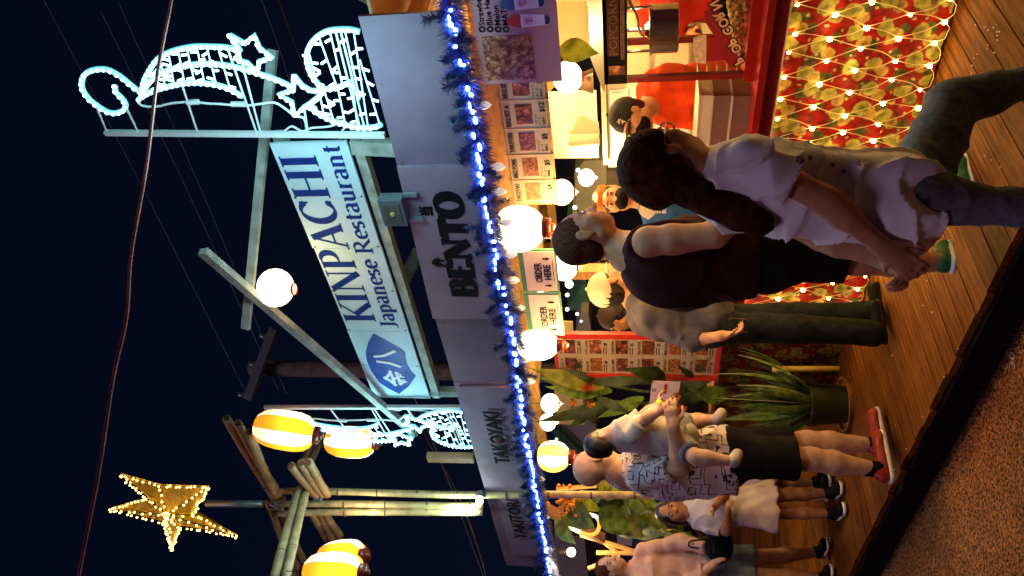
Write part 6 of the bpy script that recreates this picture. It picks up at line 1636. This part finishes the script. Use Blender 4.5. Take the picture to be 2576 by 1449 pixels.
j = J(4.30)
p = thing("person", "dark-haired toddler in a white shirt riding on the bald man's hip", "person", j(1740,1110))
f_ = (RT*.55 + FH*.83).normalized(); r_ = f_.cross(Z3); c = j(1513, 1114); s = .180
HP, L, A = head_prims(c, RT*.6+FH*.8, Z3, s)
nk = j(1558, 1098); ch = j(1605, 1092); pe = j(1705, 1102)
shR = j(1585, 1095, -.09); elR = j(1625, 1052, -.12); wrR = j(1655, 1038, -.14); shL = j(1583, 1068, .10); elL = j(1625, 1040, .10); wrL = j(1660, 1015, .05)
hpR = j(1712, 1118, -.05); knR = j(1750, 1150, -.20); anR = j(1840, 1160, -.19); hpL = j(1712, 1075, .05); knL = j(1740, 1060, .10); anL = j(1800, 1055, -.02)
B = HP + [cone(j(1545,1105), nk, .042, .045, .03), cone(nk, ch, .05, .08, .05)] + torso(ch, pe, nk, r_, f_, .58, .62) + limb(shR, elR, wrR, .031, .026, .019) + limb(shL, elL, wrL, .031, .026, .019)
B += hand_prims(wrR, -Z3*.8+RT*.5, FH, .6, .5) + hand_prims(wrL, RT, -Z3, .6, .5, -1) + limb(hpR, knR, anR, .050, .038, .026) + limb(hpL, knL, anL, .050, .038, .026)
skin("body", B, .0080, sk_fair, p); eyes(p, L, s); hair(p, L, A, s, 'short', m_hairb, [], 4)
T = torso(ch, pe, nk, r_, f_, .64, .70, .010) + [cone(shR, elR, .048, .052, .03, 'add', (shR.lerp(elR,.7), elR-shR)), cone(shL, elL, .048, .052, .03, 'add', (shL.lerp(elL,.7), elL-shL)), cone(nk, ch, .052, .09, .04)]
skin("shirt", T, .008, cloth("toddler_white_cotton",(.46,.44,.40)), p, creases(.012, Z3+RT*.6, 50, 7), relax=1)
skin("shorts", [cone(hpR, knR, .068, .064, .03, 'add', (hpR.lerp(knR,.8), knR-hpR)), cone(hpL, knL, .068, .064, .03, 'add', (hpL.lerp(knL,.8), knL-hpL)), ell(pe, (.11,.10,.08), [vec(r_),vec(f_),vec(Z3)], .04)], .009, cloth("grey_speckled_shorts",(.22,.22,.24),var=.5,scale=80), p)
for a_ in (anR, anL): skin("bootie", [cone(a_-V(0,0,.01), a_-V(0,0,.035)+f_*.05, .034, .030, .02)], .008, mat("dull_white_bootie",(.40,.36,.32)), p)
cn = thing("yellow_can", "yellow-rimmed cup held out by the toddler in front of the leaves", "cup", j(1650,1035,.05))
c_ = j(1648, 1042, .04); ax_ = (RT*.75 - Z3*.9).normalized()
MB().lathe([(.045,-.075),(.050,.045)], c_, ax_, 18).build("cup_body", mat("dull_white_cup",(.55,.48,.38)), cn, smooth=True)
MB().lathe([(.052,.0445),(.056,.072),(.052,.078),(.020,.076)], c_, ax_, 18).build("yellow_rim", mat("yellow_rim",(.62,.50,.03)), cn, smooth=True)

# ------------------------------------------------------------------ girls behind
def simple_person(label, dh, hx, hy, s, f_, joints, skin_m, hairst, hair_m, topm, top_len, botm, bot, hh=.0095, w=.75, extra_hair=(), headf=None, shoes_m=None, skirt=None):
    j = J(dh); p = thing("person", label, "person", V(*(j(*joints['anR'][:2]).to_tuple()[:2]), DECK))
    f_ = f_.normalized(); r_ = f_.cross(Z3); c = j(hx, hy); HP, L, A = head_prims(c, headf or f_, joints.get('hu', Z3), s)
    q = {k: j(*v) for k, v in joints.items() if k != 'hu'}
    B = HP + [cone(L(0,-.10,-.35), q['nk'], .20*s, .22*s, .03), cone(q['nk'], q['ch'], .24*s, .3*s, .05)] + torso(q['ch'], q['pe'], q['nk'], r_, f_, w, w)
    a = .042*w/.8
    B += [cone(q['ch'], q['shR'], .06*w, .045*w, .04), cone(q['ch'], q['shL'], .06*w, .045*w, .04)]
    B += limb(q['shR'], q['elR'], q['wrR'], a*1.1, a*.88, a*.62) + limb(q['shL'], q['elL'], q['wrL'], a*1.1, a*.88, a*.62)
    B += hand_prims(q['wrR'], (q['wrR']-q['elR'])+RT*.05, -Z3+FH*.3, .8, .5) + hand_prims(q['wrL'], (q['wrL']-q['elL'])+RT*.05, -Z3+FH*.3, .8, .5, -1)
    for k in 'RL':
        h_, k_, a_ = q['hp'+k], q['kn'+k], q['an'+k]
        B += [cone(h_, k_, .085*w, .058*w, .03), cone(k_, k_.lerp(a_,.35), .056*w, .062*w, .02), cone(k_.lerp(a_,.35), a_, .06*w, .040*w, .02)]
    skin("body", B, hh, skin_m, p); eyes(p, L, s)
    if hairst: hair(p, L, A, s, hairst, hair_m, extra_hair(L, s, j) if callable(extra_hair) else extra_hair, 5)
    e_ = top_len
    T = torso(q['ch'], q['pe'], q['nk'], r_, f_, w, w, .018) + [cone(q['nk'], q['ch'], .24*s, .42*s, .05), cone(q['nk'], q['shR'], .05*w, .058*w, .04), cone(q['nk'], q['shL'], .05*w, .058*w, .04)]
    for k in 'RL':
        a_, b_, c_ = q['sh'+k], q['el'+k], q['wr'+k]
        if e_ <= 1: T.append(cone(a_, b_, .058*w/.85, .062*w/.85, .03, 'add', (a_.lerp(b_, e_), b_-a_)))
        else: T += [cone(a_, b_, .056*w/.85, .052*w/.85, .03), cone(b_, c_, .052*w/.85, .042*w/.85, .03, 'add', (b_.lerp(c_, e_-1), c_-b_))]
    to = skin("top", T, hh, topm, p, creases(.015, Z3+RT*.4, 34, 3), relax=1)
    if skirt:
        zb_ = j(skirt, hy).z; pe = q['pe']; ct_ = V(pe.x, pe.y, zb_)
        skin("skirt", [cone(pe, ct_, .135*w/.8, .20*w/.8, .04, 'add', (ct_, V(0,0,-1))), ell(pe, (.16*w,.13*w,.12), [vec(r_),vec(f_),vec(Z3)], .04)], hh*1.1, botm, p, folds(.007, Z3, 44, 2), relax=2)
    else:
        S_ = [ell(q['pe'], (.175*w,.145*w,.13), [vec(r_),vec(f_),vec(Z3)], .04)]
        for k in 'RL': S_.append(cone(q['hp'+k], q['kn'+k], .11*w, .095*w, .03, 'add', (q['hp'+k].lerp(q['kn'+k], bot), q['kn'+k]-q['hp'+k])))
        skin("shorts", S_, hh, botm, p, folds(.003, Z3, 30, 2))
    for k in 'RL':
        a_ = q['an'+k]; shoe(p, V(a_.x,a_.y,min(a_.z-.06, a_.z))-f_*.05, V(a_.x,a_.y,a_.z-.06)+f_*.16, shoes_m or m_blackp, name="sandal")
    return p, L, A, q, j, to
simple_person("long-haired girl in white top and cream skirt with folded arms", 5.7, 1690, 1288, .215, -FH*.75-RT*.05+RT*.5,
    dict(nk=(1738,1290), ch=(1785,1282), pe=(1862,1270), shR=(1762,1318,-.02), elR=(1828,1335,-.06), wrR=(1830,1290,-.16), shL=(1764,1245,.0), elL=(1825,1235,-.03), wrL=(1800,1272,-.16),
         hpR=(1880,1282,-.03), knR=(1985,1290,-.04), anR=(2092,1292,-.03), hpL=(1880,1252,.0), knL=(1985,1245,.0), anL=(2085,1240,.03)),
    sk_brown, 'long', m_hairb, cloth("lilac_white_top",(.55,.52,.58)), .75, cloth("cream_skirt",(.62,.50,.40)), 0, w=.74, headf=-FH*.8+RT*.35-Z3*.1, skirt=1950)
simple_person("girl in a magenta top and lilac skirt almost hidden behind the bald man", 6.05, 1672, 1236, .205, -FH*.5+RT*.8,
    dict(nk=(1715,1236), ch=(1760,1236), pe=(1835,1232), shR=(1738,1262,-.1), elR=(1790,1285,-.16), wrR=(1760,1262,-.24), shL=(1738,1215,.1), elL=(1800,1210,.14), wrL=(1840,1200,.1),
         hpR=(1850,1240,-.05), knR=(1955,1240,-.05), anR=(2062,1240,-.05), hpL=(1850,1222,.05), knL=(1955,1216,.05), anL=(2055,1212,.06)),
    sk_brown, 'short', m_hairb, cloth("magenta_top",(.36,.03,.16)), .55, cloth("lilac_skirt",(.34,.24,.34)), 0, w=.70, skirt=1948)
pw, L, A, q, j, to = simple_person("woman in pink blouse and denim shorts clutching a black handbag", 6.0, 1537, 1428, .225, RT*.55-FH*.55,
    dict(nk=(1590,1438), ch=(1655,1430), pe=(1790,1425), shR=(1618,1465,-.1), elR=(1715,1480,-.14), wrR=(1795,1420,-.24), shL=(1620,1385,.02), elL=(1715,1362,-.03), wrL=(1800,1385,-.16),
         hpR=(1810,1445,-.06), knR=(1935,1450,-.07), anR=(2065,1455,-.05), hpL=(1810,1408,.02), knL=(1935,1400,.03), anL=(2055,1388,.05)),
    sk_fair, 'short', m_hair, cloth("pink_blouse",(.62,.36,.29)), 1.75, cloth("light_denim",(.20,.26,.30),var=.3), .72, w=.95, headf=RT*.75-FH*.4+Z3*.12,
    extra_hair=lambda L, s, j: [cone(L(0,-.35,-.05), L(0,-.38,-.45), .20*s, .20*s)])
hb_ = thing("handbag", "small black handbag held against the hip of the pink-bloused woman", "handbag", j(1810,1375,-.22))
c_ = j(1808, 1372, -.20)
skin("bag_body", [ell(c_, (.13,.06,.10), [vec(RT),vec(FH),vec(Z3)], .02), ell(c_+V(0,0,-.02), (.12,.07,.08), [vec(RT),vec(FH),vec(Z3)], .02)], .009, m_blackp, hb_)
MB().bar(j(1795,1372,-.28), j(1795,1392,-.28), .006, .012).build("clasp", m_silver, hb_)
MB().tube(smooth([c_+V(-.06,0,.08), c_+V(-.05,0,.2), c_+V(.05,0,.2), c_+V(.08,0,.08)],4), .006, 5).build("strap", m_blackp, hb_)

# ------------------------------------------------------------------ vendors
j = J(4.62)
p = thing("person", "vendor in orange-red T-shirt, black cap and mask bending over take-out boxes", "person", V(*(j(1700,245,.15).to_tuple()[:2]), DECK))
f_ = (-RT*.62 - FH*.6).normalized(); r_ = f_.cross(Z3); c = j(1590, 296, -.03); s = .24
hf = -RT*.80 - FH*.30 - Z3*.32
HP, L, A = head_prims(c, hf, Z3 + RT*.05 - FH*.1, s)
nk = j(1645, 258, .05); ch = j(1692, 238, .10); pe = j(1860, 200, .25)
shR = j(1680, 208, .0) ; shL = j(1672, 282, .16); shR, shL = j(1676, 290, .12), j(1680, 208, -.02)
elR = j(1770, 300, .10); wrR = j(1800, 330, -.08); elL = j(1775, 232, -.06); wrL = j(1795, 300, -.20)
B = HP + [cone(j(1625,275), nk, .055, .06, .03), cone(nk, ch, .07, .1, .05)] + torso(ch, pe, nk, r_, f_, 1, 1) + limb(shR, elR, wrR, .05, .042, .03) + limb(shL, elL, wrL, .05, .042, .03)
B += hand_prims(wrR, -RT-FH*.3-Z3*.4, -Z3, 1, .4) + hand_prims(wrL, -RT-FH*.3-Z3*.4, -Z3, 1, .4, -1)
hR, hL = V(pe.x,pe.y,pe.z)+r_*.09, V(pe.x,pe.y,pe.z)-r_*.09
B += limb(hR, V(hR.x,hR.y,DECK+.48), V(hR.x,hR.y,DECK+.08), .085, .058, .038) + limb(hL, V(hL.x,hL.y,DECK+.48), V(hL.x,hL.y,DECK+.08), .085, .058, .038)
skin("body", B, .0085, sk_tan, p); eyes(p, L, s); hair(p, L, A, s, 'short', m_hairb)
co_ = cap(p, L, A, s, mat("black_cap",(.014,.013,.012),rough=.8,var=.3), up=-.07)
cbv = bvh(co_); g = MB()
for seg_ in (((1552,308),(1562,300)),((1556,300),(1558,312)),((1566,302),(1566,312)),((1562,306),(1574,306))):
    pa = [cast(cbv, x, y)[0] for x, y in seg_]
    if all(t_ is not None for t_ in pa): g.tube([t_-FH*.002 for t_ in pa], .0035, 4)
if g.v: g.build("cap_emblem", m_white, co_)
skin("face_mask", [ell(L(0,.21,-.24), (.30*s,.32*s,.22*s), A, .01, 'add', [(L(0,.05,0), L(0,-1,0)-L(0,0,0))])], .007, m_black, p)
eR = shR.lerp(elR,.85); eL = shL.lerp(elL,.85)
T = torso(ch, pe, nk, r_, f_, 1.05, 1.08, .02) + [cone(shR, elR, .07, .075, .04, 'add', (eR, elR-shR)), cone(shL, elL, .07, .075, .04, 'add', (eL, elL-shL)), cone(nk, ch, .075, .13, .05), cone(nk, shR, .06, .068, .04), cone(nk, shL, .06, .068, .04)]
m_or = cloth("orange_red_cotton", (.60,.055,.012))
skin("t_shirt", T, .009, m_or, p, creases(.009, Z3+RT*.5, 30, 3), relax=2)
skin("trousers", limb(hR, V(hR.x,hR.y,DECK+.48), V(hR.x,hR.y,DECK+.1), .1, .07, .06)+limb(hL, V(hL.x,hL.y,DECK+.48), V(hL.x,hL.y,DECK+.1), .1, .07, .06)+[ell(pe, (.17,.14,.13), [vec(r_),vec(f_),vec(Z3)], .04)], .012, m_bs, p)
for h_ in (hR, hL): shoe(p, V(h_.x,h_.y,DECK+.004)-f_*.06, V(h_.x,h_.y,DECK+.004)+f_*.19, m_blackp)

def standing(label, dh, hx, hy, s, f_, sk_, hair_st, shirt_m, w=1.0, headf=None, mask=False, capm=None, arms=None, apron=False):
    j = J(dh); c = j(hx, hy); f_ = f_.normalized(); r_ = f_.cross(Z3)
    p = thing("person", label, "person", V(c.x, c.y, DECK))
    HP, L, A = head_prims(c, headf or f_, Z3, s)
    nk = c - V(0,0,.21); ch = c - V(0,0,.38); pe = c - V(0,0,.70); shR = c+r_*.19*w-V(0,0,.27); shL = c-r_*.19*w-V(0,0,.27)
    elR = shR+r_*.05-V(0,0,.28); elL = shL-r_*.05-V(0,0,.28); wrR = elR+f_*.20+V(0,0,.02)-r_*.05; wrL = elL+f_*.20+V(0,0,.02)+r_*.05
    hR = pe+r_*.09; hL = pe-r_*.09; kR, kL = V(hR.x,hR.y,DECK+.48), V(hL.x,hL.y,DECK+.48)
    B = HP + [cone(c-V(0,0,.08), nk, .056, .06, .03), cone(nk, ch, .07, .1, .05)] + torso(ch, pe, nk, r_, f_, w, w) + limb(shR, elR, wrR, .05, .042, .03) + limb(shL, elL, wrL, .05, .042, .03)
    B += hand_prims(wrR, f_, -Z3, 1, .4) + hand_prims(wrL, f_, -Z3, 1, .4, -1) + limb(hR, kR, kR-V(0,0,.40), .085, .058, .038) + limb(hL, kL, kL-V(0,0,.40), .085, .058, .038)
    skin("body", B, .0095, sk_, p); eyes(p, L, s); hair(p, L, A, s, hair_st, m_hairb)
    if capm: cap(p, L, A, s, capm)
    if mask: skin("face_mask", [ell(L(0,.21,-.24), (.30*s,.32*s,.22*s), A, .01, 'add', [(L(0,.05,0), L(0,-1,0)-L(0,0,0))])], .008, m_black, p)
    T = torso(ch, pe, nk, r_, f_, w, w, .022) + [cone(shR, elR, .068, .072, .04, 'add', (shR.lerp(elR,.75), elR-shR)), cone(shL, elL, .068, .072, .04, 'add', (shL.lerp(elL,.75), elL-shL)), cone(nk, ch, .07, .13, .05), cone(nk, shR, .06, .066, .04), cone(nk, shL, .06, .066, .04)]
    to = skin("t_shirt", T, .0095, shirt_m, p, creases(.008, Z3, 30, 4), relax=1)
    skin("trousers", limb(hR, kR, kR-V(0,0,.38), .1, .07, .06)+limb(hL, kL, kL-V(0,0,.38), .1, .07, .06)+[ell(pe, (.17,.14,.13), [vec(r_),vec(f_),vec(Z3)], .04)], .012, m_bs, p)
    for h_ in (hR, hL): shoe(p, V(h_.x,h_.y,DECK+.004)-f_*.06, V(h_.x,h_.y,DECK+.004)+f_*.19, m_blackp)
    return p, to, L, A
m_bl = cloth("slate_blue_cotton", (.03,.11,.36))
p, to, L, A = standing("vendor in slate blue restaurant T-shirt and orange headband", 4.95, 1540, 500, .235, -FH*.9-RT*.1, sk_tan, 'short', m_bl, 1.05, mask=True)
MB().lathe([(.365*.235,-.03),(.39*.235,.0),(.37*.235,.03)], L(0,-.05,.26), Z3, 18, cap=False).build("headband", cloth("orange_band",(.60,.13,.03)), p, smooth=True)
tb = bvh(to)
def tshirt_text(body, x, y, size, m, o, tb, name, fit=None, bold=.001):
    """print laid on a shirt front"""
    loc, n_ = cast(tb, x, y)
    if loc is None: return
    nn = -FH; ux = RT; 
    text(name, body, size, loc - FH*.012, ux, Z3, m, o, ext=.0004, fit=fit, bold=bold)
tshirt_text("PACHI", 1662, 537, .060, m_white, to, tb, "shirt_letters", .20, .002)
tshirt_text("Restaurant", 1676, 537, .036, m_white, to, tb, "shirt_letters_small", .20, .001)
loc, n_ = cast(tb, 1628, 525)
if loc is not None:
    MB().prism([(a_*.26, b_*.30) for a_, b_ in shield], loc - FH*.014, RT, Z3, .001, -FH).build("shirt_shield", m_white, to)
    text("shirt_kanji", "八", .045, loc - FH*.017 + RT*-.005 - Z3*.02, RT, Z3, m_navy, to, ext=.0004, bold=.002)
standing("vendor in a bright red T-shirt standing behind the popcorn machine", 5.0, 1530, 8, .235, -FH*.8-RT*.5, sk_tan, 'short', cloth("bright_red_cotton",(.58,.03,.02)), .9)

# chalked figures on the asphalt
ck = thing("chalk_mark", "small pale chalked 30 on the dark asphalt in front of the deck", "marking", PZ(2545,905,STREET))
text("figures", "30", .075, PZ(2556,930,STREET)+V(0,0,.004), RT, FH, mat("chalk",(.40,.30,.26),rough=.9,var=.5,scale=60), ck, ext=.0003, bold=.0015)
